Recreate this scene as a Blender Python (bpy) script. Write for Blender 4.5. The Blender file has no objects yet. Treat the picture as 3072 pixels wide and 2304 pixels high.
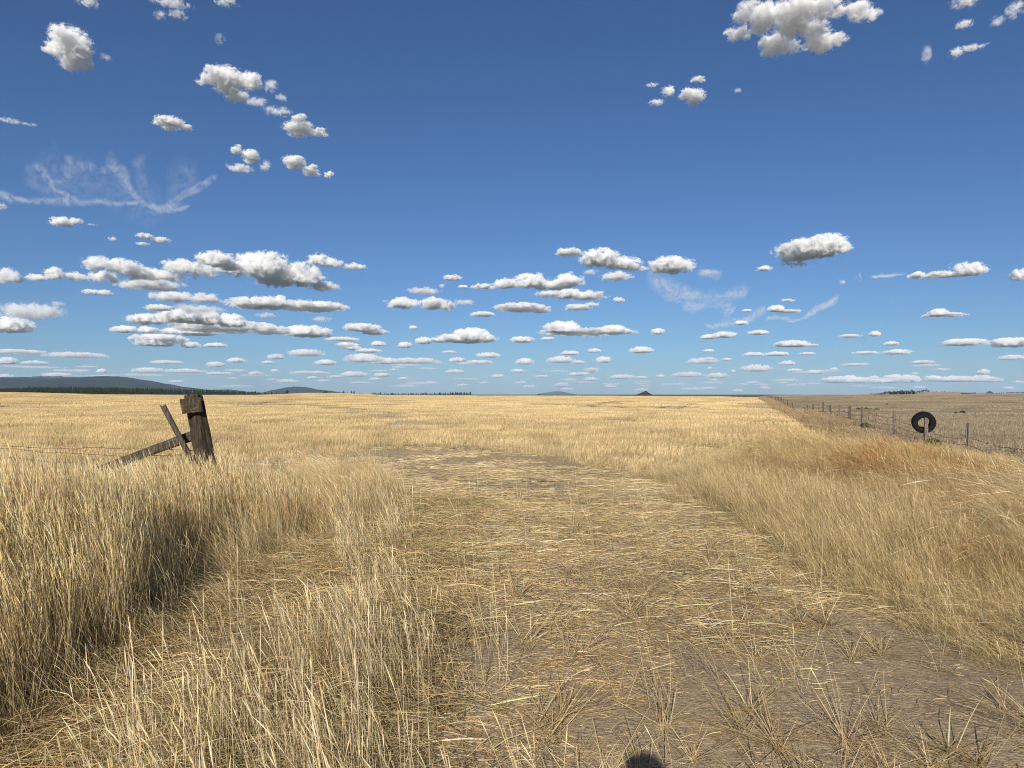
import bpy, bmesh, math, random
import numpy as np
from mathutils import Vector, Matrix, noise as mnoise

R = math.radians
sc = bpy.context.scene
col = sc.collection

# ------------------------------------------------------------------ camera
EYE = 1.6
F = 2130.0                      # focal length in pixels of the 3072 px wide photograph
HOR = 1183.0                    # row of the true horizon
PITCH = math.atan((HOR - 1152) / F)
cam_data = bpy.data.cameras.new('camera')
cam_data.sensor_width = 36.0
cam_data.lens = F / 3072 * 36.0
cam_data.clip_start = 0.05
cam_data.clip_end = 400000.0
cam = bpy.data.objects.new('camera', cam_data)
col.objects.link(cam)
cam.location = (0, 0, EYE)
cam.rotation_euler = (R(90) + PITCH, 0, 0)
sc.camera = cam

# ------------------------------------------------------------------ light
SUN_EL = 26.0
SUN_AZ = 8.1                    # shadows run 8 degrees to the right of straight ahead
world = bpy.data.worlds.new('World')
sc.world = world
world.use_nodes = True
wn = world.node_tree.nodes
wn.clear()
sky = wn.new('ShaderNodeTexSky')
sky.sky_type = 'NISHITA'
sky.sun_disc = False
sky.sun_elevation = R(SUN_EL)
sky.sun_rotation = R(180 + SUN_AZ)
sky.altitude = 700
sky.air_density = 1.0
sky.dust_density = 0.4
sky.ozone_density = 2.5
bg = wn.new('ShaderNodeBackground')
bg.inputs['Strength'].default_value = 0.054
wo = wn.new('ShaderNodeOutputWorld')
tn = wn.new('ShaderNodeMix'); tn.data_type = 'RGBA'; tn.blend_type = 'MULTIPLY'; tn.inputs[0].default_value = 1.0
tn.inputs[7].default_value = (0.48, 0.705, 1.0, 1)      # white balance of the photograph's sky
world.node_tree.links.new(sky.outputs[0], tn.inputs[6])
world.node_tree.links.new(tn.outputs[2], bg.inputs[0])
world.node_tree.links.new(bg.outputs[0], wo.inputs[0])
sl = bpy.data.lights.new('sun', 'SUN')
sl.energy = 5.0
sl.angle = R(0.53)
sl.color = (1.0, 0.93, 0.82)
sun = bpy.data.objects.new('sun', sl)
col.objects.link(sun)
SUN_DIR = Vector((math.sin(R(SUN_AZ)) * math.cos(R(SUN_EL)), math.cos(R(SUN_AZ)) * math.cos(R(SUN_EL)), -math.sin(R(SUN_EL))))
sun.rotation_euler = SUN_DIR.to_track_quat('-Z', 'Y').to_euler()
sun.location = (-3, -10, 20)

sc.view_settings.view_transform = 'Standard'
sc.view_settings.look = 'None'
sc.view_settings.exposure = 0.55
sc.view_settings.gamma = 1.0
sc.view_settings.use_curve_mapping = False
cy = sc.cycles
cy.volume_bounces = 8
cy.volume_max_steps = 256
cy.max_bounces = 10
cy.diffuse_bounces = 3
cy.glossy_bounces = 2
cy.transmission_bounces = 3
cy.transparent_max_bounces = 8
cy.volume_step_rate = 0.45
cy.filter_width = 1.0
cy.use_denoising = True
cy.denoising_prefilter = 'NONE'
cy.denoising_input_passes = 'RGB_ALBEDO_NORMAL'


# ------------------------------------------------------------------ helpers
def tag(o, label=None, cat=None, group=None, kind=None):
    if label: o['label'] = label
    if cat: o['category'] = cat
    if group: o['group'] = group
    if kind: o['kind'] = kind
    return o


def link(name, me, mat=None, parent=None):
    o = bpy.data.objects.new(name, me)
    col.objects.link(o)
    if mat: me.materials.append(mat)
    if parent: o.parent = parent
    return o


def empty(name, loc=(0, 0, 0), rz=0.0):
    o = bpy.data.objects.new(name, None)
    col.objects.link(o)
    o.empty_display_size = 0.2
    o.location = loc
    o.rotation_euler = (0, 0, rz)
    return o


def ray(X, Y):
    """direction of the photograph's pixel (3072 px scale), y component 1 before tilting"""
    v = Vector(((X - 1536) / F, 1.0, -(Y - 1152) / F))
    c, s = math.cos(PITCH), math.sin(PITCH)
    return Vector((v.x, v.y * c - v.z * s, v.y * s + v.z * c))


def mesh_np(name, V, Fc, smooth=False, colors=None):
    """V (n,3) float, Fc (m,k) int with k = 3 or 4"""
    me = bpy.data.meshes.new(name)
    V = np.asarray(V, dtype=np.float32)
    Fc = np.asarray(Fc, dtype=np.int32)
    k = Fc.shape[1]
    me.vertices.add(len(V)); me.vertices.foreach_set('co', V.ravel())
    me.loops.add(Fc.size); me.loops.foreach_set('vertex_index', Fc.ravel())
    me.polygons.add(len(Fc))
    me.polygons.foreach_set('loop_start', np.arange(0, Fc.size, k, dtype=np.int32))
    me.polygons.foreach_set('loop_total', np.full(len(Fc), k, dtype=np.int32))
    me.polygons.foreach_set('use_smooth', np.full(len(Fc), smooth, dtype=bool))
    me.update(calc_edges=True)
    if colors is not None:
        a = me.color_attributes.new('tint', 'FLOAT_COLOR', 'POINT')
        c = np.ones((len(V), 4), dtype=np.float32); c[:, :3] = colors
        a.data.foreach_set('color', c.ravel())
    me.validate()
    return me


class NT:
    """small node-tree writer"""
    def __init__(s, tree): s.t = tree; s.n = tree.nodes; s.l = tree.links
    def put(s, sock, v):
        if v is None: return
        if isinstance(v, bpy.types.NodeSocket): s.l.new(v, sock)
        else:
            sock.default_value = v
    def math(s, op, a, b=None, c=None, clamp=False):
        m = s.n.new('ShaderNodeMath'); m.operation = op; m.use_clamp = clamp
        for i, v in enumerate((a, b, c)): s.put(m.inputs[i], v)
        return m.outputs[0]
    def vec(s, op, a, b=None, scale=None):
        m = s.n.new('ShaderNodeVectorMath'); m.operation = op
        s.put(m.inputs[0], a); s.put(m.inputs[1], b)
        if scale is not None: s.put(m.inputs['Scale'], scale)
        return m.outputs['Value'] if op in ('LENGTH', 'DOT_PRODUCT', 'DISTANCE') else m.outputs[0]
    def noise(s, vec, scale, detail=3, rough=0.5, dist=0.0, color=False):
        m = s.n.new('ShaderNodeTexNoise'); s.put(m.inputs['Vector'], vec)
        m.inputs['Scale'].default_value = scale; m.inputs['Detail'].default_value = detail
        m.inputs['Roughness'].default_value = rough; m.inputs['Distortion'].default_value = dist
        return m.outputs[1 if color else 0]
    def ramp(s, fac, pts, interp='LINEAR'):
        m = s.n.new('ShaderNodeValToRGB'); s.put(m.inputs[0], fac)
        cr = m.color_ramp; cr.interpolation = interp
        while len(cr.elements) < len(pts): cr.elements.new(0.5)
        for e, (p, c) in zip(cr.elements, pts):
            e.position = p; e.color = (c if len(c) == 4 else (*c, 1)) if isinstance(c, (tuple, list)) else (c, c, c, 1)
        return m.outputs[0]
    def mix(s, fac, a, b, mode='MIX'):
        m = s.n.new('ShaderNodeMix'); m.data_type = 'RGBA'; m.blend_type = mode
        s.put(m.inputs[0], fac)
        for i, v in ((6, a), (7, b)):
            if isinstance(v, (tuple, list)) and len(v) == 3: v = (*v, 1)
            s.put(m.inputs[i], v)
        return m.outputs[2]
    def mapr(s, v, a, b, c=0.0, d=1.0, smooth=False):
        m = s.n.new('ShaderNodeMapRange'); m.interpolation_type = 'SMOOTHSTEP' if smooth else 'LINEAR'
        s.put(m.inputs['Value'], v)
        for k, x in (('From Min', a), ('From Max', b), ('To Min', c), ('To Max', d)): s.put(m.inputs[k], x)
        return m.outputs[0]
    def coord(s, which='Object'):
        return s.n.new('ShaderNodeTexCoord').outputs[which]
    def mapping(s, v, scale=(1, 1, 1), rot=(0, 0, 0), loc=(0, 0, 0)):
        m = s.n.new('ShaderNodeMapping'); s.put(m.inputs[0], v)
        m.inputs['Scale'].default_value = scale; m.inputs['Rotation'].default_value = rot; m.inputs['Location'].default_value = loc
        return m.outputs[0]


def new_mat(name):
    m = bpy.data.materials.new(name); m.use_nodes = True
    m.node_tree.nodes.clear()
    t = NT(m.node_tree)
    out = t.n.new('ShaderNodeOutputMaterial')
    return m, t, out


def principled(t, out, color, rough=0.8, bump=None, bstr=0.3, bdist=0.01, spec=0.3):
    b = t.n.new('ShaderNodeBsdfPrincipled')
    t.put(b.inputs['Base Color'], (*color, 1) if isinstance(color, tuple) and len(color) == 3 else color)
    t.put(b.inputs['Roughness'], rough)
    b.inputs['Specular IOR Level'].default_value = spec
    if bump is not None:
        bp = t.n.new('ShaderNodeBump'); bp.inputs['Strength'].default_value = bstr; bp.inputs['Distance'].default_value = bdist
        t.put(bp.inputs['Height'], bump); t.l.new(bp.outputs[0], b.inputs['Normal'])
    t.l.new(b.outputs[0], out.inputs[0])
    return b


# ------------------------------------------------------------------ clouds: real volumes at their true height
CLOUD_BASE = 1500.0
ico = bmesh.new(); bmesh.ops.create_icosphere(ico, subdivisions=2, radius=1.0)
ICO_V = np.array([v.co[:] for v in ico.verts]); ICO_F = np.array([[v.index for v in f.verts] for f in ico.faces]); ico.free()
cloud_rng = random.Random(5)


def make_cloud(blobs, style='cumulus', base=CLOUD_BASE, dens=1.0, amp=None):
    """blobs: (x, y, w, h) boxes in photograph pixels; one cloud, one volume mesh"""
    X0 = sum(b[0] * b[2] for b in blobs) / sum(b[2] for b in blobs)
    bottom = max(b[1] + b[3] / 2 for b in blobs)
    Y0 = sum(b[1] * b[2] for b in blobs) / sum(b[2] for b in blobs)
    d0 = ray(X0, Y0)
    el0 = math.atan2(d0.z, math.hypot(d0.x, d0.y))
    hd = (base + 120.0) / max(math.tan(el0), 0.004)       # horizontal distance of the cloud's middle
    az = math.atan2(d0.x, d0.y)
    ctr = Vector((math.sin(az) * hd, math.cos(az) * hd, base + 120.0))
    tx = Vector((math.cos(az), -math.sin(az), 0)); ty = Vector((math.sin(az), math.cos(az), 0)); tz = Vector((0, 0, 1))
    L = []
    for (x, y, w, h) in blobs:
        d = ray(x, y)
        el = math.atan2(d.z, math.hypot(d.x, d.y))
        # the blob's middle lies near the cloud-base height; mix distance so low clouds stay compact
        k_alt = 0.75 if el > R(12) else (0.35 if el > R(5) else 0.0)
        hda = (base + 120.0) / max(math.tan(el), 0.004)
        hdist = hd * (1 - k_alt) + hda * k_alt
        s = hdist / math.hypot(d.x, d.y)
        p = Vector((d.x * s, d.y * s, d.z * s))
        dist = p.length
        zdepth = p.y * math.cos(PITCH) + p.z * math.sin(PITCH)
        m = zdepth / F
        rx = w / 2 * m * 1.05
        hh = h / 2 * m * 1.08
        se, ce = math.sin(el), math.cos(el)
        ry = min(rx * 1.0, hh * 0.8 / max(se, 1e-3))
        rz = math.sqrt(max(hh * hh - (ry * se) ** 2, (0.35 * hh) ** 2)) / ce
        q = p - ctr
        L.append((Vector((q.dot(tx), q.dot(ty), q.z)), rx, ry, rz))
    Vs, Fs, n = [], [], 0
    for c, rx, ry, rz in L:
        Vs.append(ICO_V * np.array([rx, ry, rz]) * 1.16 + np.array(c[:])); Fs.append(ICO_F + n); n += len(ICO_V)
    me = mesh_np('cloud', np.vstack(Vs), np.vstack(Fs))
    if len(L) > 1:
        # merge the overlapping lobes into one closed hull so the volume has a single inside
        bm = bmesh.new()
        pts = np.vstack(Vs)
        for v in pts: bm.verts.new(v)
        res = bmesh.ops.convex_hull(bm, input=bm.verts)
        junk = [g for g in res['geom_interior'] if isinstance(g, bmesh.types.BMVert)]
        bmesh.ops.delete(bm, geom=junk, context='VERTS')
        bm.to_mesh(me); bm.free()
    hsize = float(np.mean([max(rz, 0.5 * min(rx, ry)) for _, rx, ry, rz in L]))
    hmax = max(rz for _, rx, ry, rz in L)
    mat, t, out = new_mat('cloud vapour')
    P = t.coord('Object')
    field = None
    for c, rx, ry, rz in L:
        q = t.vec('MULTIPLY', t.vec('SUBTRACT', P, tuple(c)), (1 / rx, 1 / ry, 1 / rz))
        v = t.math('SUBTRACT', 1.0, t.vec('DOT_PRODUCT', q, q))
        field = v if field is None else t.math('SMOOTH_MAX', field, v, 0.45)
    seed = Vector((cloud_rng.uniform(-50, 50), cloud_rng.uniform(-50, 50), cloud_rng.uniform(-50, 50)))
    ns = 1.0 / hsize
    if style == 'cumulus':
        q = t.mapping(P, (ns, ns, ns * 1.15), loc=seed)
        low = el0 < R(7)
        high = el0 > R(13)
        nz = t.noise(q, 1.6 if low else 1.15, 8, 0.66 if low else (0.72 if high else .68), 0.35)
        A = (amp or 1.9) * (2.6 if low else 3.0); T = 0.20 if low else .30; soft = 0.35 if low else (0.75 if not high else 1.1)
    elif style == 'wisp':
        q = t.mapping(P, (ns, ns, ns), loc=seed)
        nz = t.noise(q, 1.15, 8, 0.70, 0.8)
        A = (amp or 2.6) * 2.0; T = 0.42; soft = 1.3
    else:
        q = t.mapping(P, (ns * .5, ns * .5, ns), loc=seed)
        nz = t.noise(q, 0.9, 6, 0.6, 1.2)
        A = amp or 2.4; T = 0.05; soft = 1.2
    f = t.math('MULTIPLY_ADD', t.math('SUBTRACT', nz, 0.5), A, field)
    if style == 'cumulus' and el0 < R(13):
        # flat condensation level under the cloud
        zb = min(c.z - rz * 0.62 for c, rx, ry, rz in L)
        z = t.n.new('ShaderNodeSeparateXYZ'); t.l.new(P, z.inputs[0])
        cut = t.mapr(t.math('MULTIPLY_ADD', nz, hmax * 0.5, z.outputs[2]), zb + hmax * .15, zb + hmax * 0.55, -0.9, 0.0)
        f = t.math('ADD', f, cut)
    dn = t.mapr(f, T, T + soft, 0.0, 1.0, True)
    D = {'cumulus': 6.5 if el0 < R(13) else 5.5, 'wisp': 2.6, 'cirrus': 1.3}[style] * dens / hsize
    vol = t.n.new('ShaderNodeVolumePrincipled')
    vol.inputs['Color'].default_value = (1.0, 1.0, 1.0, 1)
    vol.inputs['Anisotropy'].default_value = 0.0
    t.l.new(t.math('MULTIPLY', dn, D), vol.inputs['Density'])
    t.l.new(vol.outputs[0], out.inputs['Volume'])
    o = link('cloud', me, mat)
    o.matrix_world = Matrix(((tx.x, ty.x, 0, ctr.x), (tx.y, ty.y, 0, ctr.y), (tx.z, ty.z, 1, ctr.z), (0, 0, 0, 1)))
    tag(o, None, None, 'fair weather clouds over the fields', 'stuff')
    return o


def puffs(blobs, n, seed=0):
    """break a cloud's boxes into many smaller overlapping lobes"""
    rg = random.Random(seed); out = []
    for x, y, w, h in blobs:
        out.append((x, y, w * .72, h * .72))
        for k in range(n):
            a = rg.uniform(0, 6.283); r_ = rg.uniform(.22, .40)
            s_ = rg.uniform(.30, .52)
            out.append((x + math.cos(a) * w * r_, y + math.sin(a) * h * r_, w * s_, h * s_))
    return out


def A4(*b): return [(x / 1.44, y / 1.44, w / 1.44, h / 1.44) for x, y, w, h in b]
def A5(*b): return [(1536 + x / 1.44, y / 1.44, w / 1.44, h / 1.44) for x, y, w, h in b]
def A6(*b): return [(x / 1.44, 650 + y / 1.44, w / 1.44, h / 1.44) for x, y, w, h in b]
def A7(*b): return [(1536 + x / 1.44, 650 + y / 1.44, w / 1.44, h / 1.44) for x, y, w, h in b]


# upper sky
make_cloud(puffs(A4((315, 190, 215, 200), (335, 255, 150, 130), (250, 130, 110, 80), (215, 215, 90, 50)), 4, 12), 'cumulus', dens=.8)
make_cloud(puffs(A4((980, 330, 210, 130), (1075, 350, 130, 110), (880, 350, 110, 40), (1010, 410, 120, 90)), 4, 12), dens=.8)
make_cloud(A4((1170, 370, 80, 60), (1215, 420, 60, 40), (1110, 440, 110, 50), (1200, 480, 160, 50)), 'wisp')
make_cloud(puffs(A4((1290, 550, 190, 80), (1370, 570, 120, 40), (1290, 510, 80, 50)), 4, 13), dens=.8)
make_cloud(puffs(A4((740, 525, 150, 70), (800, 550, 70, 40)), 4, 12), dens=.8)
make_cloud(puffs(A4((1080, 670, 110, 70), (1020, 645, 70, 40)), 4, 13), dens=.8)
make_cloud(A4((1035, 725, 120, 40)), dens=.7)
make_cloud(A4((1145, 715, 60, 60)), 'wisp')
make_cloud(puffs(A4((1270, 695, 140, 70), (1340, 735, 100, 50), (1420, 755, 50, 40)), 4, 13), dens=.8)
make_cloud(A4((380, 5, 100, 60)), 'wisp'); make_cloud(A4((740, 10, 190, 60), (770, 60, 90, 50), (690, 60, 60, 50)), 'wisp')
make_cloud(A4((950, 160, 60, 60)), 'wisp', dens=.6); make_cloud(A4((970, 5, 120, 50)), 'wisp')
make_cloud(A4((40, 520, 110, 30), (120, 535, 90, 18)), 'wisp', dens=.7)
make_cloud(A4((0, 890, 60, 40)), 'wisp'); make_cloud(A4((455, 245, 60, 40)), 'wisp', dens=.3)
make_cloud(puffs(A5((1090, 60, 260, 150), (1250, 30, 460, 150), (1220, 90, 260, 170), (1500, 50, 160, 120), (985, 140, 130, 90), (1150, 190, 190, 150), (1330, 180, 220, 120)), 4, 12), dens=.8)
make_cloud(puffs(A5((790, 410, 130, 80), (800, 340, 80, 40)), 4, 12), dens=.7)
make_cloud(A5((675, 395, 70, 60)), 'wisp', dens=2); make_cloud(A5((625, 440, 70, 32)), dens=.6); make_cloud(A5((605, 365, 70, 22)), 'wisp')
make_cloud(A5((1955, 5, 120, 70)), 'wisp'); make_cloud(A5((1950, 105, 80, 45)), 'wisp', dens=1.5); make_cloud(A5((2095, 90, 70, 55), (2175, 40, 80, 80)), 'wisp')
make_cloud(A5((1985, 205, 130, 36), (1920, 225, 70, 50)), 'wisp', dens=1.5); make_cloud(A5((1790, 235, 50, 90)), 'wisp', dens=.8)
make_cloud(A5((975, 390, 40, 25)), 'wisp', dens=.5)
# middle sky, left
make_cloud(A6((265, 25, 100, 50), (330, 18, 60, 26)), dens=.6); make_cloud(A6((395, 33, 50, 12)), 'wisp'); make_cloud(A6((487, 95, 40, 26)), 'wisp')
make_cloud(A6((625, 82, 70, 26), (695, 100, 80, 26), (620, 118, 60, 20)), dens=.6)
make_cloud(A6((20, 260, 130, 80)), dens=.8); make_cloud(A6((155, 265, 80, 40), (235, 248, 90, 60), (325, 258, 90, 38)), dens=.6)
make_cloud(A6((425, 200, 130, 60), (520, 215, 150, 70), (450, 265, 130, 60), (620, 245, 180, 60)), dens=.7, amp=2.2)
make_cloud(A6((650, 295, 260, 62)), dens=1); make_cloud(A6((790, 215, 170, 60), (740, 260, 160, 50), (880, 235, 130, 60)), dens=.7, amp=2.3)
make_cloud(A6((935, 185, 170, 70), (1000, 215, 110, 60)), dens=1)
make_cloud(A6((1130, 210, 240, 110), (1010, 225, 150, 60), (1290, 255, 210, 110), (1180, 280, 170, 70), (1400, 305, 150, 50), (1180, 175, 90, 60)), dens=1.1)
make_cloud(A6((1370, 185, 90, 60), (1430, 200, 100, 50), (1530, 218, 100, 38)), dens=.8)
make_cloud(A6((395, 325, 70, 26), (450, 330, 70, 28)), dens=.7)
make_cloud(A6((750, 350, 190, 52), (880, 355, 160, 50)), dens=.7, amp=2.2)
make_cloud(A6((1130, 378, 280, 60), (1350, 390, 280, 52), (1210, 355, 60, 40)), dens=1.2)
make_cloud(A6((685, 395, 110, 32)), dens=.7); make_cloud(A6((860, 400, 240, 50)), 'wisp', dens=2)
make_cloud(A6((790, 430, 200, 60), (890, 440, 130, 70), (630, 445, 160, 50), (1000, 455, 130, 70)), dens=1.2)
make_cloud(A6((960, 475, 420, 56), (1160, 490, 160, 55)), dens=1.1)
make_cloud(A6((540, 488, 110, 32), (635, 490, 80, 34), (735, 495, 80, 30), (845, 498, 170, 46)), dens=1)
make_cloud(A6((1330, 500, 190, 60)), dens=1.2)
make_cloud(A6((690, 525, 220, 34), (670, 545, 170, 32), (820, 555, 90, 32)), dens=1)
make_cloud(A6((930, 556, 90, 22)), dens=.8)
make_cloud(A6((130, 410, 300, 80), (250, 375, 70, 30)), 'wisp', dens=1.6); make_cloud(A6((50, 475, 160, 80)), dens=.9, amp=2.2)
make_cloud(A6((1150, 425, 120, 26)), 'wisp'); make_cloud(A6((1390, 442, 100, 26)), 'wisp')
make_cloud(A6((1560, 478, 150, 36), (1620, 500, 110, 30)), dens=.9); make_cloud(A6((1785, 480, 34, 20)), dens=.7)
make_cloud(A6((1480, 530, 140, 22)), dens=.8); make_cloud(A6((1500, 552, 90, 18), (1520, 567, 80, 18), (1590, 580, 110, 20)), dens=.8)
make_cloud(A6((1635, 550, 60, 26)), dens=.8); make_cloud(A6((1750, 556, 60, 30)), dens=.8)
make_cloud(A6((1830, 538, 70, 36)), dens=.8)
make_cloud(A6((2010, 528, 260, 44), (2035, 508, 150, 52), (1910, 535, 110, 26)), dens=1.4)
make_cloud(A6((1830, 320, 160, 36), (1910, 298, 40, 20)), 'wisp', dens=2)
make_cloud(A6((1735, 375, 150, 52), (1885, 380, 160, 64)), dens=1.2)
make_cloud(A6((1955, 265, 80, 30)), dens=.9); make_cloud(A6((2000, 303, 44, 18)), dens=.8); make_cloud(A6((2090, 303, 120, 30)), dens=1)
make_cloud(A6((2000, 370, 120, 30)), 'wisp'); make_cloud(A6((2085, 422, 100, 26)), dens=.9)
# middle sky, centre and right
make_cloud(A7((-20, 290, 130, 50), (80, 280, 170, 70), (180, 300, 170, 50), (250, 275, 130, 66)), dens=1.1)
make_cloud(A7((40, 392, 220, 40), (130, 405, 70, 34)), dens=.9); make_cloud(A7((240, 335, 150, 50), (330, 345, 170, 46), (150, 335, 110, 30)), dens=1.1)
make_cloud(A7((460, 360, 50, 28)), dens=.8); make_cloud(A7((285, 393, 120, 32), (345, 378, 60, 22)), dens=.9)
make_cloud(A7((245, 155, 130, 44)), dens=.9)
make_cloud(A7((385, 180, 180, 84), (480, 205, 160, 66), (545, 225, 100, 30)), dens=1.2)
make_cloud(A7((450, 260, 140, 46)), dens=.7, amp=2.3); make_cloud(A7((340, 240, 80, 30)), 'wisp')
make_cloud(A7((690, 215, 200, 84), (660, 200, 120, 60)), dens=1.3); make_cloud(A7((850, 240, 130, 34)), 'wisp', dens=.4)
make_cloud(A7((1290, 140, 290, 92), (1360, 110, 170, 80), (1230, 170, 140, 70), (1230, 206, 160, 24), (1430, 135, 80, 50)), dens=1.3)
make_cloud(A7((1090, 225, 70, 28)), dens=.7); make_cloud(A7((1620, 255, 150, 26)), 'wisp'); make_cloud(A7((1500, 262, 34, 40)), 'wisp', dens=.6)
make_cloud(A7((1425, 283, 40, 28)), 'wisp', dens=.6)
make_cloud(A7((1970, 232, 150, 72), (1860, 250, 170, 34), (1750, 252, 70, 30)), dens=1.2); make_cloud(A7((2200, 255, 90, 60)), dens=1)
make_cloud(A7((1190, 362, 60, 16)), dens=.7); make_cloud(A7((1140, 398, 70, 32), (1195, 410, 100, 18)), dens=1)
make_cloud(A7((1015, 406, 40, 14)), dens=.6); make_cloud(A7((990, 460, 60, 22)), dens=.9)
make_cloud(A7((1865, 426, 170, 22), (1840, 415, 80, 34)), dens=1.1)
make_cloud(A7((215, 480, 150, 58), (320, 500, 400, 36), (440, 492, 120, 46)), dens=1.4)
make_cloud(A7((45, 533, 100, 32)), dens=1); make_cloud(A7((155, 528, 60, 18)), dens=.6); make_cloud(A7((630, 498, 60, 32)), dens=.8)
make_cloud(A7((850, 520, 70, 24)), dens=.9); make_cloud(A7((918, 512, 100, 32)), dens=1); make_cloud(A7((1065, 502, 84, 24)), dens=.9)
make_cloud(A7((1210, 552, 140, 34), (1300, 556, 60, 14)), dens=1); make_cloud(A7((1460, 516, 90, 16)), dens=.8); make_cloud(A7((1568, 508, 46, 28)), dens=.9)
make_cloud(A7((1640, 549, 60, 20)), dens=.8); make_cloud(A7((1955, 545, 170, 34)), dens=1.1); make_cloud(A7((2160, 548, 170, 48)), dens=1.1)
make_cloud(A7((560, 578, 100, 32)), dens=1); make_cloud(A7((355, 580, 56, 20)), dens=.9); make_cloud(A7((250, 590, 80, 22)), dens=.8)
make_cloud(A7((1045, 596, 90, 20), (1145, 594, 100, 22)), dens=1); make_cloud(A7((1665, 586, 110, 26)), dens=1); make_cloud(A7((1530, 589, 110, 16)), dens=.8)
make_cloud(A7((1275, 593, 70, 16)), dens=.7); make_cloud(A7((850, 580, 50, 14)), dens=.7)
# low bands
LOW6 = [(80, 585, 200, 24), (330, 600, 230, 30), (30, 625, 90, 36), (150, 632, 100, 20), (720, 630, 130, 20), (1190, 606, 70, 26), (1325, 590, 150, 34),
        (1570, 615, 160, 44), (1660, 625, 110, 34), (1405, 632, 90, 28), (1790, 625, 210, 30), (930, 640, 80, 26), (1020, 622, 80, 24), (1155, 630, 50, 16),
        (2110, 600, 110, 26), (1975, 620, 70, 24), (2070, 630, 120, 22), (640, 665, 130, 26), (800, 668, 160, 22), (440, 668, 44, 22), (250, 685, 130, 22),
        (950, 678, 110, 16), (1105, 677, 60, 18), (1185, 666, 34, 14), (1340, 675, 170, 20), (1530, 682, 120, 28), (1450, 692, 70, 14), (1650, 685, 70, 20),
        (1740, 700, 50, 14), (1965, 670, 80, 20), (2150, 690, 60, 18), (25, 690, 60, 20), (1350, 696, 50, 14), (1240, 712, 90, 20), (1620, 702, 50, 14),
        (1860, 718, 60, 14), (2000, 728, 50, 12), (2090, 718, 50, 12), (1560, 718, 100, 12), (1400, 710, 60, 12), (760, 712, 60, 12), (1940, 585, 60, 14)]
LOW7 = [(55, 628, 80, 32), (210, 620, 120, 34), (285, 630, 60, 18), (395, 620, 66, 34), (25, 667, 60, 18), (825, 625, 130, 30), (855, 615, 50, 14),
        (928, 617, 44, 14), (1190, 634, 66, 24), (1055, 658, 130, 36), (1220, 664, 66, 16), (1315, 672, 84, 20), (1775, 629, 90, 18), (1480, 640, 110, 14),
        (2165, 610, 110, 26), (270, 682, 50, 18), (345, 665, 56, 22), (305, 680, 60, 18), (340, 702, 60, 18), (475, 693, 110, 22), (760, 684, 130, 26), (885, 688, 90, 26),
        (855, 655, 20, 12), (955, 668, 20, 14), (1390, 659, 30, 14), (1890, 706, 200, 26), (2038, 672, 50, 28), (2145, 742, 46, 18), (215, 728, 66, 22), (75, 735, 60, 14), (40, 718, 50, 14), (425, 734, 60, 14),
        (640, 690, 40, 16), (1040, 717, 60, 12), (780, 745, 110, 14), (850, 742, 70, 14), (975, 752, 50, 14), (1090, 740, 50, 14), (1170, 718, 34, 10), (1290, 722, 90, 10),
        (1600, 740, 110, 12), (1760, 738, 60, 12), (2190, 715, 40, 14), (130, 690, 60, 12), (560, 695, 60, 14), (1740, 678, 30, 10), (240, 745, 60, 12), (560, 748, 60, 12)]
make_cloud(A7((1410, 706, 140, 30), (1500, 708, 120, 28), (1585, 712, 120, 24), (1650, 702, 90, 40), (1715, 704, 90, 40), (1560, 704, 60, 32), (1460, 700, 60, 30)), dens=1.3)
make_cloud(A7((1820, 700, 70, 28), (1880, 705, 90, 26), (1940, 704, 110, 28), (1905, 698, 50, 24)), dens=1.2)
make_cloud(A7((2030, 702, 90, 34), (2075, 706, 80, 24)), dens=1.2)
for b in LOW6: make_cloud(A6(b), dens=.5)
for b in LOW7: make_cloud(A7(b), dens=.5)
# distant banks melting into the horizon
for k in range(46):
    x = cloud_rng.uniform(-60, 3130); y = cloud_rng.uniform(1085, 1160)
    w = cloud_rng.uniform(30, 120) * (1 if x > 1100 else 1.6)
    make_cloud([(x, y, w, cloud_rng.uniform(6, 11))], 'wisp', dens=2 if x > 1100 else 1.4)
# cirrus: thin fibrous sheets of ice at six kilometres
HIGH = 6000.0


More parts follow.
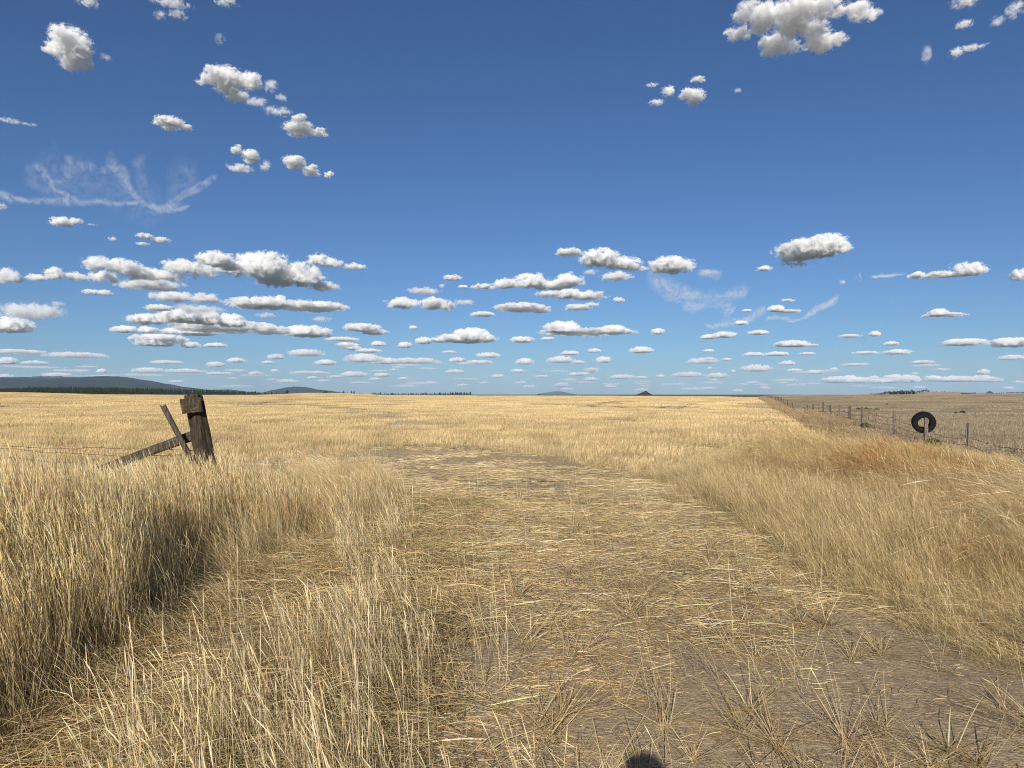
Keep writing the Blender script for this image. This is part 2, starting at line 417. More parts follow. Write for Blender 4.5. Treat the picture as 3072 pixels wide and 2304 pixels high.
def cirrus(strokes, dens=1.0, fibre=1.0, thick=45.0):
    """strokes: list of (points in photograph pixels, half width in pixels, weight)"""
    allp = [p for st in strokes for p in st[0]]
    X0 = sum(p[0] for p in allp) / len(allp); Y0 = sum(p[1] for p in allp) / len(allp)
    d0 = ray(X0, Y0); hz_ = math.hypot(d0.x, d0.y); se = d0.z / d0.length
    s0 = HIGH / d0.z; ctr = Vector((d0.x * s0, d0.y * s0, HIGH + EYE))
    az = math.atan2(d0.x, d0.y); m0 = s0 / F
    tx = Vector((math.cos(az), -math.sin(az), 0)); ty = Vector((math.sin(az), math.cos(az), 0))

    def loc(X, Y):
        d = ray(X, Y); s_ = HIGH / d.z
        q = Vector((d.x * s_, d.y * s_, 0)) - Vector((ctr.x, ctr.y, 0))
        return Vector((q.dot(tx), q.dot(ty) * se, 0))
    mat, t, out = new_mat('ice cloud')
    P = t.coord('Object')
    U = t.vec('MULTIPLY', P, (1, se, 0))
    wv = t.noise(t.vec('SCALE', U, scale=1 / (m0 * 110)), 1.0, 4, .5, color=True)
    U2 = t.vec('ADD', U, t.vec('SCALE', t.vec('SUBTRACT', wv, (.5, .5, .5)), scale=m0 * 90))
    U2 = t.vec('MULTIPLY', U2, (1, 1, 0))
    field = None; ext = []
    for pts, wd, wt in strokes:
        L = [loc(*p) for p in pts]
        ext += L
        w_ = wd * m0
        for a, b in zip(L, L[1:]):
            ba = b - a
            pa = t.vec('SUBTRACT', U2, tuple(a))
            h = t.math('MULTIPLY', t.vec('DOT_PRODUCT', pa, tuple(ba)), 1 / ba.length_squared, clamp=True)
            hv = t.n.new('ShaderNodeVectorMath'); hv.operation = 'SCALE'; hv.inputs[0].default_value = ba; t.l.new(h, hv.inputs['Scale'])
            d = t.vec('LENGTH', t.vec('SUBTRACT', pa, hv.outputs[0]))
            v = t.mapr(d, 0.0, w_, wt, 0.0, True)
            field = v if field is None else t.math('MAXIMUM', field, v)
    fb = t.noise(t.vec('SCALE', U2, scale=1 / (m0 * 22)), 1.0, 6, .62, .4)
    f = t.math('MULTIPLY', field, t.mapr(fb, .36, .66, 1 - fibre, 1.5))
    vol = t.n.new('ShaderNodeVolumePrincipled'); vol.inputs['Color'].default_value = (1, 1, 1, 1)
    t.l.new(t.math('MULTIPLY', f, dens * .9 * se / thick), vol.inputs['Density'])
    t.l.new(vol.outputs[0], out.inputs['Volume'])
    pad = max(st[1] for st in strokes) * m0 * 1.3
    xa, xb = min(p.x for p in ext) - pad, max(p.x for p in ext) + pad
    ya, yb = (min(p.y for p in ext) - pad) / se, (max(p.y for p in ext) + pad) / se
    V = [(x, y, z) for z in (-thick / 2, thick / 2) for y in (ya, yb) for x in (xa, xb)]
    o = link('cloud', mesh_np('cloud', V, [[0, 2, 3, 1], [4, 5, 7, 6], [0, 1, 5, 4], [2, 6, 7, 3], [0, 4, 6, 2], [1, 3, 7, 5]]), mat)
    o.matrix_world = Matrix(((tx.x, ty.x, 0, ctr.x), (tx.y, ty.y, 0, ctr.y), (0, 0, 1, ctr.z), (0, 0, 0, 1)))
    tag(o, None, None, 'fair weather clouds over the fields', 'stuff')


def s4(*p): return [(x / 1.44, y / 1.44) for x, y in p]
def s7(*p): return [(1536 + x / 1.44, 650 + y / 1.44) for x, y in p]


cirrus([(s4((-60, 852), (100, 866), (250, 878), (340, 868)), 18, 1.0), (s4((340, 868), (500, 882), (680, 898), (790, 900)), 16, 1.0),
        (s4((150, 725), (200, 775), (250, 820), (310, 862)), 22, 1.0), (s4((290, 690), (285, 760), (240, 800)), 18, .6),
        (s4((300, 730), (400, 725), (500, 745)), 18, .55), (s4((500, 700), (545, 760), (550, 820), (600, 875)), 24, .9),
        (s4((600, 695), (620, 760), (625, 830)), 20, .35), (s4((920, 770), (850, 805), (790, 840), (740, 885)), 20, 1.0),
        (s4((130, 720), (140, 790), (260, 850)), 26, .35), (s4((800, 730), (810, 800), (760, 870)), 40, .3), (s4((640, 890), (420, 800), (230, 760)), 90, .22)], .48, .9)
cirrus([(s7((620, 290), (700, 330), (800, 360)), 40, .8), (s7((780, 390), (860, 360), (980, 330)), 34, .9), (s7((860, 360), (940, 412)), 26, .9), (s7((830, 240), (900, 250)), 14, .5)], .75, .8)
cirrus([(s7((1405, 368), (1330, 390), (1260, 430)), 14, 1.0), (s7((1260, 430), (1180, 448), (1110, 450)), 9, .7), (s7((860, 468), (1000, 455), (1080, 410)), 16, .7)], 1.1, .8)


# ------------------------------------------------------------------ the land
FENCE_K, FENCE_C = 0.3376, 5.6            # right-hand fence: x = K*y + C
STRIP_C = 2.8                             # edge of the stubble beside the fence strip


def sstep(a, b, v):
    t = np.clip((v - a) / (b - a), 0, 1)
    return t * t * (3 - 2 * t)


SKY_X = np.array([-3000, 0, 150, 300, 600, 760, 850, 930, 1000, 1060, 1140, 1500, 1800, 2150, 2240, 2270, 2330, 2500, 2700, 2850, 2950, 3072, 5000])
SKY_Y = np.array([1180, 1178.5, 1181, 1184, 1186, 1186, 1183.5, 1180, 1180, 1182, 1186, 1187.5, 1188, 1189.5, 1192, 1191, 1184.5, 1184, 1184, 1186, 1188, 1189, 1189])


def terrain(x, y):
    x = np.asarray(x, float); y = np.asarray(y, float)
    r = np.hypot(x, y)
    X = 1536 + F * x / np.maximum(y, 1e-3)
    X = np.where(y <= 0.05 * r, np.where(x < 0, -3000, 5000), X)
    top = EYE - (np.interp(X, SKY_X, SKY_Y) - HOR) / F * 460
    z = top * sstep(90, 460, r) * (1 - sstep(470, 800, r))
    z = z + (-1.2) * sstep(500, 800, r) * (1 - sstep(900, 1350, r)) + 0.9 * sstep(900, 1350, r) * (1 - sstep(1700, 2600, r)) - 7 * sstep(1700, 3500, r)
    off = x - (FENCE_K * y + FENCE_C)
    z = z - 0.42 * np.exp(-((y - 86) / 27) ** 2) * np.exp(-(off / 30) ** 2)
    # knoll with the pale slope and pines far right
    z = z + 5.5 * np.exp(-((x - 1500 * (2800 - 1536) / F) / 48) ** 2 - ((y - 1500) / 220) ** 2)
    # low berm under the tawny grass
    z = z + 0.22 * np.exp(-((x - 7.6) / 2.6) ** 2 - ((y - 14.5) / 3.2) ** 2)
    # shallow wheel ruts across the verge
    z = z - 0.05 * np.exp(-((x + 2.0) / 0.35) ** 2) * np.exp(-((y - 5) / 5) ** 4)
    z = z + 0.018 * np.sin(x * 1.7 + 0.6 * np.sin(y * 0.9)) * np.cos(y * 1.1) * np.exp(-(r / 30) ** 2)
    z = z + 0.10 * np.sin(x / 23 + 1.0) * np.sin(y / 31) * sstep(30, 90, r) * (1 - sstep(300, 420, r))
    return z


def polar_sheet():
    rr = [0.0]
    r = 0.35
    while r < 33000:
        rr.append(r)
        r *= 1.028 if r < 2600 else 1.09
        if len(rr) < 2: r = .35
    rr = np.array(rr[1:])
    na = 720
    th = np.linspace(0, 2 * math.pi, na, endpoint=False)
    RR, TH = np.meshgrid(rr, th, indexing='ij')
    x = RR * np.sin(TH); y = RR * np.cos(TH)
    z = terrain(x, y)
    V = np.stack([x, y, z], -1).reshape(-1, 3)
    V = np.vstack([V, [[0, 0, float(terrain(0.0, 0.0))]]])
    n = len(rr)
    i, j = np.meshgrid(np.arange(n - 1), np.arange(na), indexing='ij')
    j2 = (j + 1) % na
    Fq = np.stack([i * na + j, i * na + j2, (i + 1) * na + j2, (i + 1) * na + j], -1).reshape(-1, 4)
    me = bpy.data.meshes.new('ground')
    c = len(V) - 1
    Ft = [[c, (k + 1) % na, k] for k in range(na)]
    tot = Fq.size + 3 * na
    me.vertices.add(len(V)); me.vertices.foreach_set('co', V.astype(np.float32).ravel())
    me.loops.add(tot); me.loops.foreach_set('vertex_index', np.concatenate([Fq[:, ::-1].ravel(), np.array(Ft)[:, ::-1].ravel()]).astype(np.int32))
    me.polygons.add(len(Fq) + na)
    me.polygons.foreach_set('loop_start', np.concatenate([np.arange(len(Fq)) * 4, Fq.size + np.arange(na) * 3]).astype(np.int32))
    me.polygons.foreach_set('loop_total', np.concatenate([np.full(len(Fq), 4), np.full(na, 3)]).astype(np.int32))
    me.polygons.foreach_set('use_smooth', np.ones(len(Fq) + na, bool))
    me.update(calc_edges=True); me.validate()
    return me


SOIL = (0.34, 0.255, 0.155)
SOIL_D = (0.235, 0.175, 0.108)
STRAW = (0.46, 0.335, 0.165)
STRAW_L = (0.58, 0.45, 0.25)

mg, t, out = new_mat('dry earth and straw')
P = t.coord('Object')
sp = t.n.new('ShaderNodeSeparateXYZ'); t.l.new(P, sp.inputs[0])
gx, gy = sp.outputs[0], sp.outputs[1]
dist = t.vec('LENGTH', P)
n_big = t.noise(P, 0.9, 4, 0.6)
n_mid = t.noise(t.mapping(P, (1, 1.6, 1)), 5.0, 4, 0.65)
n_fine = t.noise(t.mapping(P, (22, 90, 22)), 1.0, 3, 0.7)          # lying fibres, longer across than along
n_fine2 = t.noise(t.mapping(P, (95, 30, 30), rot=(0, 0, .5)), 1.0, 3, 0.7)
soil = t.mix(t.mapr(n_mid, .35, .65), (*SOIL_D, 1), (*SOIL, 1))
soil = t.mix(t.mapr(t.noise(P, 75, 4, .75), .50, .68, 0, .8), soil, (.34, .27, .19, 1))
soil = t.mix(t.mapr(t.noise(P, 38, 5, .8), .52, .62, 0, .75), soil, (.085, .064, .045, 1))
fib = t.math('MAXIMUM', t.mapr(n_fine, .50, .66), t.mapr(n_fine2, .55, .70))
cover = t.mapr(n_big, .36, .54, .40, 1.0)
near = t.mix(t.math('MULTIPLY', fib, cover), soil, t.mix(t.noise(P, 40, 2), (.50, .39, .23, 1), (.70, .57, .36, 1)))
# far golden stubble
st = t.noise(t.mapping(P, (.35, .12, .3)), 1.0, 5, .6)
gold = t.ramp(st, [(.3, (.52, .40, .225)), (.5, (.62, .485, .285)), (.72, (.70, .57, .36))])
gold = t.mix(t.mapr(t.noise(P, 8, 3, .7), .45, .7, 0, .35), gold, (.26, .19, .10, 1))
# grey field beyond the fence, with plough bands
rowv = t.math('SUBTRACT', gx, t.math('MULTIPLY', gy, -1.15))
bandn = t.noise(t.mapping(P, (.012, .055, .1), rot=(0, 0, .22)), 1.0, 4, .65)
grey = t.ramp(bandn, [(.30, (.23, .18, .125)), (.46, (.31, .247, .17)), (.60, (.36, .287, .195)), (.72, (.44, .33, .19))])
grey = t.mix(t.mapr(t.noise(P, 6, 4, .7), .42, .7, 0, .5), grey, (.12, .095, .065, 1))
side = t.math('SUBTRACT', gx, t.math('MULTIPLY_ADD', gy, FENCE_K, FENCE_C - .3))
is_right = t.math('MULTIPLY', t.mapr(side, -.3, .6), t.mapr(gy, -5, 5))
field = t.mix(is_right, gold, grey)
c1 = t.mix(t.mapr(dist, 14, 42), near, field)
c1 = t.mix(t.math('MULTIPLY', is_right, t.mapr(dist, 10, 20)), c1, grey)
# scrubby land beyond the field's crest
scr = t.ramp(t.noise(t.mapping(P, (.006, .02, .02)), 1.0, 5, .65), [(.35, (.055, .052, .03)), (.5, (.12, .095, .055)), (.62, (.20, .155, .09))])
pale = t.mix(t.mapr(t.noise(P, .004, 3), .4, .6), (.40, .31, .19, 1), (.30, .24, .15, 1))
scr = t.mix(t.math('MULTIPLY', t.mapr(gx, 500, 700), t.mapr(dist, 1000, 1200)), scr, pale)
c1 = t.mix(t.mapr(dist, 470, 520), c1, scr)
c1 = t.mix(t.mapr(dist, 2600, 4200), c1, (.06, .062, .04, 1))
bump = t.math('ADD', t.math('ADD', t.math('MULTIPLY', n_mid, .6), t.math('MULTIPLY', fib, .25)), t.math('MULTIPLY', t.noise(P, 45, 5, .8), .55))
principled(t, out, c1, .95, bump, .8, .025, spec=.1)
ground = link('ground', polar_sheet(), mg)
tag(ground, kind='structure')


# tracks pressed into the stubble: thin sheets following the land
def ground_strip(name, pts, width, mat, lift=0.012, step=1.2):
    """pts given as photograph pixels on flat ground"""
    P3 = []
    for X, Y in pts:
        dd = np.linspace(8, 455, 1800)
        xx = (X - 1536) / F * dd
        row = HOR + (EYE - terrain(xx, dd)) / dd * F
        d = float(dd[np.argmax(row < Y + .01)]) if (row < Y).any() else 440.0
        P3.append(Vector(((X - 1536) / F * d, d, 0)))
    line = []
    for a, b, c, d in zip([P3[0]] + P3[:-2], P3[:-1], P3[1:], P3[2:] + [P3[-1]]):
        n = max(2, int((c - b).length / step))
        for k in range(n):
            u = k / n
            line.append(0.5 * ((2 * b) + (c - a) * u + (2 * a - 5 * b + 4 * c - d) * u * u + (3 * b - a - 3 * c + d) * u ** 3))
    line.append(P3[-1])
    V, Fc = [], []
    m = 5
    rg = random.Random(len(pts))
    for i, p in enumerate(line):
        a = line[max(i - 1, 0)]; b = line[min(i + 1, len(line) - 1)]
        tdir = (b - a).normalized(); nrm = Vector((tdir.y, -tdir.x, 0))
        w = width * (1 + .25 * math.sin(i * .7) + rg.uniform(-.12, .12))
        for k in range(m):
            q = p + nrm * w * (k / (m - 1) - .5)
            lf = lift * (1 + q.length / 25)
            V.append((q.x, q.y, float(terrain(q.x, q.y)) + lf))
        if i:
            for k in range(m - 1):
                o_ = (i - 1) * m + k
                Fc.append([o_, o_ + 1, o_ + m + 1, o_ + m])
    o = link(name, mesh_np(name, V, Fc), mat)
    tag(o, kind='structure')
    return [(p.x, p.y) for p in line], width


m_track, t, out = new_mat('pressed dirt and straw')
P = t.coord('Object')
c = t.mix(t.mapr(t.noise(t.mapping(P, (3, 12, 3)), 1, 4, .7), .35, .65), (.36, .285, .175, 1), (.54, .42, .24, 1))
principled(t, out, c, .95, spec=.1)
m_rut, t, out = new_mat('flattened straw')
P = t.coord('Object')
c = t.mix(t.mapr(t.noise(t.mapping(P, (2, 6, 2)), 1, 4, .7), .35, .65), (.36, .28, .16, 1), (.5, .385, .21, 1))
principled(t, out, c, .95, spec=.1)
TRACKS = []
TRACKS.append(ground_strip('farm_track', [(1330, 1290), (1180, 1250), (1020, 1228), (930, 1216), (850, 1208), (822, 1202), (838, 1196), (880, 1191)], 4.5, m_track))
TRACKS.append(ground_strip('wheel_track', [(1880, 1270), (1945, 1246), (2010, 1230), (2060, 1216), (2110, 1204)], .9, m_rut))
TRACKS.append(ground_strip('wheel_track', [(1820, 1246), (1900, 1236), (1960, 1226), (2010, 1219)], .8, m_rut))
TRACKS.append(ground_strip('wheel_track', [(1850, 1246), (1905, 1235), (1890, 1226), (1842, 1218), (1850, 1212), (1920, 1203)], .9, m_rut))
TRACKS.append(ground_strip('wheel_track', [(1780, 1240), (1815, 1228), (1775, 1217), (1795, 1210), (1880, 1202)], .9, m_rut))
TRACKS.append(ground_strip('wheel_track', [(720, 1224), (745, 1215), (790, 1207), (826, 1199)], 1.4, m_rut))


# ------------------------------------------------------------------ hills on the horizon
def hill(pts, D, depth, seed, mat, name='hill'):
    xs = [p[0] for p in pts]; ys = [p[1] for p in pts]
    n = 220; m = 44
    V, Fc = [], []
    for i in range(n + 1):
        X = xs[0] + (xs[-1] - xs[0]) * i / n
        Y = float(np.interp(X, xs, ys))
        H = (HOR - Y) / F * D + EYE
        for j in range(m + 1):
            v = j / m * 2 - 1                       # -1 front, +1 back
            prof = max(0.0, 1 - abs(v)) ** 0.8 if v > 0 else (1 - v * v) ** 0.9
            xw = (X - 1536) / F * D
            yw = D + v * depth
            nz = mnoise.fractal(Vector((xw / 900 + seed, yw / 900, seed)), 1.0, 2.1, 5)
            nf = mnoise.fractal(Vector((xw / 120 + seed, yw / 120, 3.1)), 0.9, 2.1, 4)
            edge = 1 - abs(v) ** 6
            z = -14 + (H + 14) * prof + edge * (nz * 0.16 * H * min(1, abs(v) * 2.2) + nf * 0.045 * max(H, 60) * D / 9000)
            V.append((xw + nz * 60 * abs(v), yw, z))
    for i in range(n):
        for j in range(m):
            a = i * (m + 1) + j
            Fc.append([a, a + m + 1, a + m + 2, a + 1])
    o = link(name, mesh_np(name, V, Fc, True), mat)
    tag(o, kind='structure')
    return o


m_hill, t, out = new_mat('forested slopes')
P = t.coord('Object')
w1 = t.noise(P, .0016, 5, .65); w2 = t.noise(P, .012, 4, .7)
c = t.mix(t.mapr(w1, .42, .62), (.004, .008, .008, 1), (.022, .024, .019, 1))
c = t.mix(t.mapr(t.math('MULTIPLY', w1, w2), .29, .34, 0, .45), c, (.075, .064, .045, 1))
c = t.mix(t.mapr(w2, .45, .7, 0, .7), c, (.010, .015, .010, 1))
principled(t, out, c, 1.0, w2, 1.0, 12, spec=0)
hill([(-500, 1150), (-250, 1136), (-80, 1142), (0, 1138), (47, 1134), (123, 1132.5), (163, 1136), (253, 1140.5), (271, 1139), (307, 1132), (347, 1129.5), (380, 1131.5), (416, 1138), (470, 1149), (524, 1158), (579, 1173), (610, 1184)], 9000, 2300, 1.0, m_hill)
hill([(60, 1160), (110, 1134), (160, 1130.5), (200, 1131), (245, 1135), (270, 1142), (320, 1165)], 15500, 1800, 2.0, m_hill)
hill([(540, 1184), (590, 1177), (633, 1172), (665, 1169), (690, 1168.5), (709, 1170.5), (741, 1176.7), (770, 1184)], 11500, 1500, 3.0, m_hill)
hill([(780, 1186), (805, 1182), (826, 1178), (855, 1170), (873, 1162.5), (892, 1159.7), (917, 1161.5), (953, 1168.7), (989, 1172), (1022, 1176.7), (1055, 1184)], 12500, 1500, 4.0, m_hill)
hill([(1590, 1186), (1605, 1184), (1626, 1180), (1655, 1175.5), (1673, 1173.8), (1692, 1176.7), (1713, 1181.5), (1730, 1186)], 28000, 2500, 5.0, m_hill)


# ------------------------------------------------------------------ haze: one closed box of thin air
mh, t, out = new_mat('thin air')
vp = t.n.new('ShaderNodeVolumePrincipled')
vp.inputs['Color'].default_value = (0.56, 0.755, 1.0, 1)
vp.inputs['Density'].default_value = 2.8e-5
vp.inputs['Anisotropy'].default_value = 0.0
t.l.new(vp.outputs[0], out.inputs['Volume'])
hb = 34000.0
V = [(x, y, z) for z in (-10.0, 520.0) for y in (-hb, hb) for x in (-hb, hb)]
haze = link('haze', mesh_np('haze', V, [[0, 2, 3, 1], [4, 5, 7, 6], [0, 1, 5, 4], [2, 6, 7, 3], [0, 4, 6, 2], [1, 3, 7, 5]]), mh)
tag(haze, kind='stuff')


# ------------------------------------------------------------------ grass, straw and stubble (uncountable: stuff)
def straw_mat(name, trans=0.42, vary=0.26, hue=0.02):
    m, t, out = new_mat(name)
    at = t.n.new('ShaderNodeAttribute'); at.attribute_name = 'tint'
    oi = t.n.new('ShaderNodeObjectInfo')
    hs = t.n.new('ShaderNodeHueSaturation')
    t.l.new(at.outputs['Color'], hs.inputs['Color'])
    t.l.new(t.mapr(oi.outputs['Random'], 0, 1, 1 - vary, 1 + vary), hs.inputs['Value'])
    t.l.new(t.mapr(t.math('FRACT', t.math('MULTIPLY', oi.outputs['Random'], 7.31)), 0, 1, .492, .508), hs.inputs['Hue'])
    d = t.n.new('ShaderNodeBsdfDiffuse'); t.l.new(hs.outputs[0], d.inputs[0])
    tr = t.n.new('ShaderNodeBsdfTranslucent'); t.l.new(hs.outputs[0], tr.inputs[0])
    mx = t.n.new('ShaderNodeMixShader'); mx.inputs[0].default_value = trans
    t.l.new(d.outputs[0], mx.inputs[1]); t.l.new(tr.outputs[0], mx.inputs[2])
    t.l.new(mx.outputs[0], out.inputs[0])
    return m


M_STRAW = straw_mat('dry straw')
rngs = np.random.default_rng(11)


def ribbons(C, W, az, colr, name, roll=None):
    """C (n, m, 3) centre lines, W (n, m) widths, az (n,) facing of the flat side, colr (n, m, 3)"""
    n, m, _ = C.shape
    T = np.gradient(C, axis=1)
    cr = np.ones(n) if roll is None else np.cos(roll)
    sr = np.zeros(n) if roll is None else np.sin(roll)
    side = np.stack([np.cos(az) * cr, np.sin(az) * cr, sr], -1)[:, None, :] + np.zeros_like(C)
    # make the side vector perpendicular to the stem
    Tn = T / np.maximum(np.linalg.norm(T, axis=2, keepdims=True), 1e-9)
    side = side - (side * Tn).sum(-1, keepdims=True) * Tn
    side /= np.maximum(np.linalg.norm(side, axis=2, keepdims=True), 1e-6)
    A = C - side * W[..., None] / 2; B = C + side * W[..., None] / 2
    V = np.stack([A, B], 2).reshape(-1, 3)
    cc = np.repeat(colr.reshape(-1, 3), 2, axis=0)
    base = (np.arange(n) * m * 2)[:, None] + (np.arange(m - 1) * 2)[None, :]
    Fq = np.stack([base, base + 1, base + 3, base + 2], -1).reshape(-1, 4)
    return V, Fq, cc


def join_sets(sets, name):
    Vs, Fs, Cs, n = [], [], [], 0
    for V, Fq, c in sets:
        Vs.append(V); Fs.append(Fq + n); Cs.append(c); n += len(V)
    me = mesh_np(name, np.vstack(Vs), np.vstack(Fs), False, np.vstack(Cs))
    me.materials.append(M_STRAW)
    return me


def pal(n, cols, w=None, jit=.12):
    cols = np.array(cols); k = rngs.choice(len(cols), n, p=w)
    return np.clip(cols[k] * (1 + rngs.normal(0, jit, (n, 1))) * (1 + rngs.normal(0, .03, (n, 3))), .01, .85)


GOLD = (.64, .485, .245); PALE = (.76, .625, .385); TAN = (.52, .40, .21); BROWN = (.30, .21, .11); OLIVE = (.36, .31, .145); GREY = (.34, .285, .18); RUST = (.42, .25, .10); GREEN = (.13, .17, .06)


def standing(n, rad, h, hs, lean, lean_az, width, heads=.5, cols=(GOLD,), w=None, spread=.12, curve=2.0, headw=2.6, headl=.12, droop=.0, base_dark=.75):
    """tapered stems with seed heads, rooted in a disc"""
    s = np.array([0, .3, .6, 1 - headl, 1 - headl * .55, 1.0])
    m = len(s)
    r = rad * np.sqrt(rngs.random(n)); a = rngs.random(n) * 6.283
    base = np.stack([r * np.cos(a), r * np.sin(a), np.zeros(n)], -1)
    H = np.clip(rngs.normal(h, hs, n), h * .35, h * 1.5)
    ln = np.abs(rngs.normal(lean, lean * .45 + .02, n)); la = lean_az + rngs.normal(0, .55, n)
    out = rngs.normal(0, spread, (n, 2))
    C = np.zeros((n, m, 3))
    bend = ln[:, None] * s[None] ** curve
    C[..., 0] = base[:, 0:1] + H[:, None] * (np.cos(la)[:, None] * bend + out[:, 0:1] * s)
    C[..., 1] = base[:, 1:2] + H[:, None] * (np.sin(la)[:, None] * bend + out[:, 1:2] * s)
    drop = 1 - .42 * (ln[:, None] * s[None] ** 1.6) ** 1.5
    C[..., 2] = H[:, None] * s[None] * np.clip(drop, .15, 1) - .02
    width = width * .72
    wv = np.array([1, .9, .75, .7, .6, .15])[None] * width * rngs.uniform(.7, 1.3, (n, 1))
    hd = rngs.random(n) < heads
    wh = np.array([1, .9, .75, .8, headw, .3])[None] * width * rngs.uniform(.8, 1.2, (n, 1))
    W = np.where(hd[:, None], wh, wv)
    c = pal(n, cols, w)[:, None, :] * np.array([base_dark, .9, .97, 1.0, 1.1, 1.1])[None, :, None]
    c = c + 0 * C
    return ribbons(C, W, rngs.random(n) * 3.1416, np.clip(c, 0, .8), 'x')


def lying(n, half, L0, L1, az, azs, arc, width, cols=(GOLD,), w=None, z0=0.005, zr=.02, rad=None):
    """straws lying on the ground"""
    s = np.linspace(0, 1, 4)
    if rad is None:
        base = rngs.uniform(-half, half, (n, 2))
    else:
        r = rad * np.sqrt(rngs.random(n)); a = rngs.random(n) * 6.283
        base = np.stack([r * np.cos(a), r * np.sin(a)], -1)
    L = L0 + (L1 - L0) * rngs.random(n) ** 1.8
    a = az + rngs.normal(0, azs, n) + (rngs.random(n) < .5) * 3.1416
    cv = rngs.normal(0, .18, n)
    C = np.zeros((n, 4, 3))
    u = s[None] - .5
    C[..., 0] = base[:, :1] + L[:, None] * (np.cos(a)[:, None] * u - np.sin(a)[:, None] * cv[:, None] * (u * u * 2))
    C[..., 1] = base[:, 1:] + L[:, None] * (np.sin(a)[:, None] * u + np.cos(a)[:, None] * cv[:, None] * (u * u * 2))
    tilt = rngs.normal(0, .06, n)
    zb = z0 + zr * rngs.random(n) ** 2
    C[..., 2] = np.maximum(.002, zb[:, None] + arc * L[:, None] * np.abs(rngs.normal(0, 1, n))[:, None] * np.sin(s * math.pi)[None] + tilt[:, None] * L[:, None] * u)
    W = 1.3 * width * rngs.uniform(.5, 1.4, (n, 1)) * np.array([.8, 1, 1, .6])[None]
    c = pal(n, cols, w, .2)[:, None, :] + 0 * C
    V, Fq, cc = ribbons(C, W, a + 1.57, c, 'x', rngs.uniform(-1.5, 1.5, n))
    return V, Fq, cc


def radial(n, L0, L1, el0, el1, width, cols=(GOLD,), w=None, r0=.03, sag=.5, az=None, azs=.6):
    """a trampled tuft: stalks splaying out from one root"""
    s = np.array([0, .25, .5, .75, 1])
    a = rngs.random(n) * 6.283 if az is None else rngs.normal(az, azs, n)
    L = rngs.uniform(L0, L1, n); e = rngs.uniform(el0, el1, n)
    C = np.zeros((n, 5, 3))
    rr = L[:, None] * s[None] * np.cos(e)[:, None]
    b = rngs.normal(0, r0, (n, 2))
    C[..., 0] = b[:, :1] + np.cos(a)[:, None] * rr
    C[..., 1] = b[:, 1:] + np.sin(a)[:, None] * rr
    C[..., 2] = np.maximum(.004, L[:, None] * (np.sin(e)[:, None] * s[None] - sag * rngs.random(n)[:, None] * .5 * s[None] ** 2))
    W = width * rngs.uniform(.6, 1.3, (n, 1)) * np.array([1.1, 1, .9, .8, .3])[None]
    c = pal(n, cols, w, .15)[:, None, :] + 0 * C
    return ribbons(C, W, a + 1.57, c, 'x')


def library(name, meshes):
    c = bpy.data.collections.new(name)
    for i, me in enumerate(meshes):
        c.objects.link(bpy.data.objects.new('%s_%02d' % (name, i), me))
    return c


def scatter(name, pts, rot, scl, idx, coll, label, cat):
    n = len(pts)
    me = bpy.data.meshes.new(name)
    me.vertices.add(n); me.vertices.foreach_set('co', np.asarray(pts, np.float32).ravel())
    for nm, typ, arr in (('rot', 'FLOAT_VECTOR', rot), ('scl', 'FLOAT_VECTOR', scl)):
        a = me.attributes.new(nm, typ, 'POINT'); a.data.foreach_set('vector', np.asarray(arr, np.float32).ravel())
    a = me.attributes.new('idx', 'INT', 'POINT'); a.data.foreach_set('value', np.asarray(idx, np.int32))
    o = bpy.data.objects.new(name, me); col.objects.link(o)
    g = bpy.data.node_groups.new(name, 'GeometryNodeTree')
    g.interface.new_socket('Geometry', in_out='INPUT', socket_type='NodeSocketGeometry')
    g.interface.new_socket('Geometry', in_out='OUTPUT', socket_type='NodeSocketGeometry')
    N, L = g.nodes, g.links
    gi, go = N.new('NodeGroupInput'), N.new('NodeGroupOutput')
    ci = N.new('GeometryNodeCollectionInfo'); ci.inputs[0].default_value = coll
    ci.inputs['Separate Children'].default_value = True; ci.inputs['Reset Children'].default_value = True
    ip = N.new('GeometryNodeInstanceOnPoints'); ip.inputs['Pick Instance'].default_value = True
    def attr(nm, dt):
        q = N.new('GeometryNodeInputNamedAttribute'); q.data_type = dt; q.inputs[0].default_value = nm
        return q.outputs[0]
    L.new(gi.outputs[0], ip.inputs['Points']); L.new(ci.outputs[0], ip.inputs['Instance'])
    L.new(attr('idx', 'INT'), ip.inputs['Instance Index'])
    L.new(attr('rot', 'FLOAT_VECTOR'), ip.inputs['Rotation']); L.new(attr('scl', 'FLOAT_VECTOR'), ip.inputs['Scale'])
    L.new(ip.outputs[0], go.inputs[0])
    md = o.modifiers.new('scatter', 'NODES'); md.node_group = g
    tag(o, label, cat, kind='stuff')
    return o


def nz2(x, y, s=1.0, o=0.0):
    return np.array([mnoise.noise(Vector((a * s + o, b * s - o, o))) for a, b in zip(x, y)])


def cells(x0, x1, y0, y1, dx, dy=None, jit=.5, margin=(0.95, 4.0)):
    dy = dy or dx
    X, Y = np.meshgrid(np.arange(x0, x1, dx) + dx / 2, np.arange(y0, y1, dy) + dy / 2, indexing='ij')
    x = X.ravel() + rngs.uniform(-jit, jit, X.size) * dx; y = Y.ravel() + rngs.uniform(-jit, jit, X.size) * dy
    k = np.abs(x) < margin[0] * y + margin[1]
    return x[k], y[k]


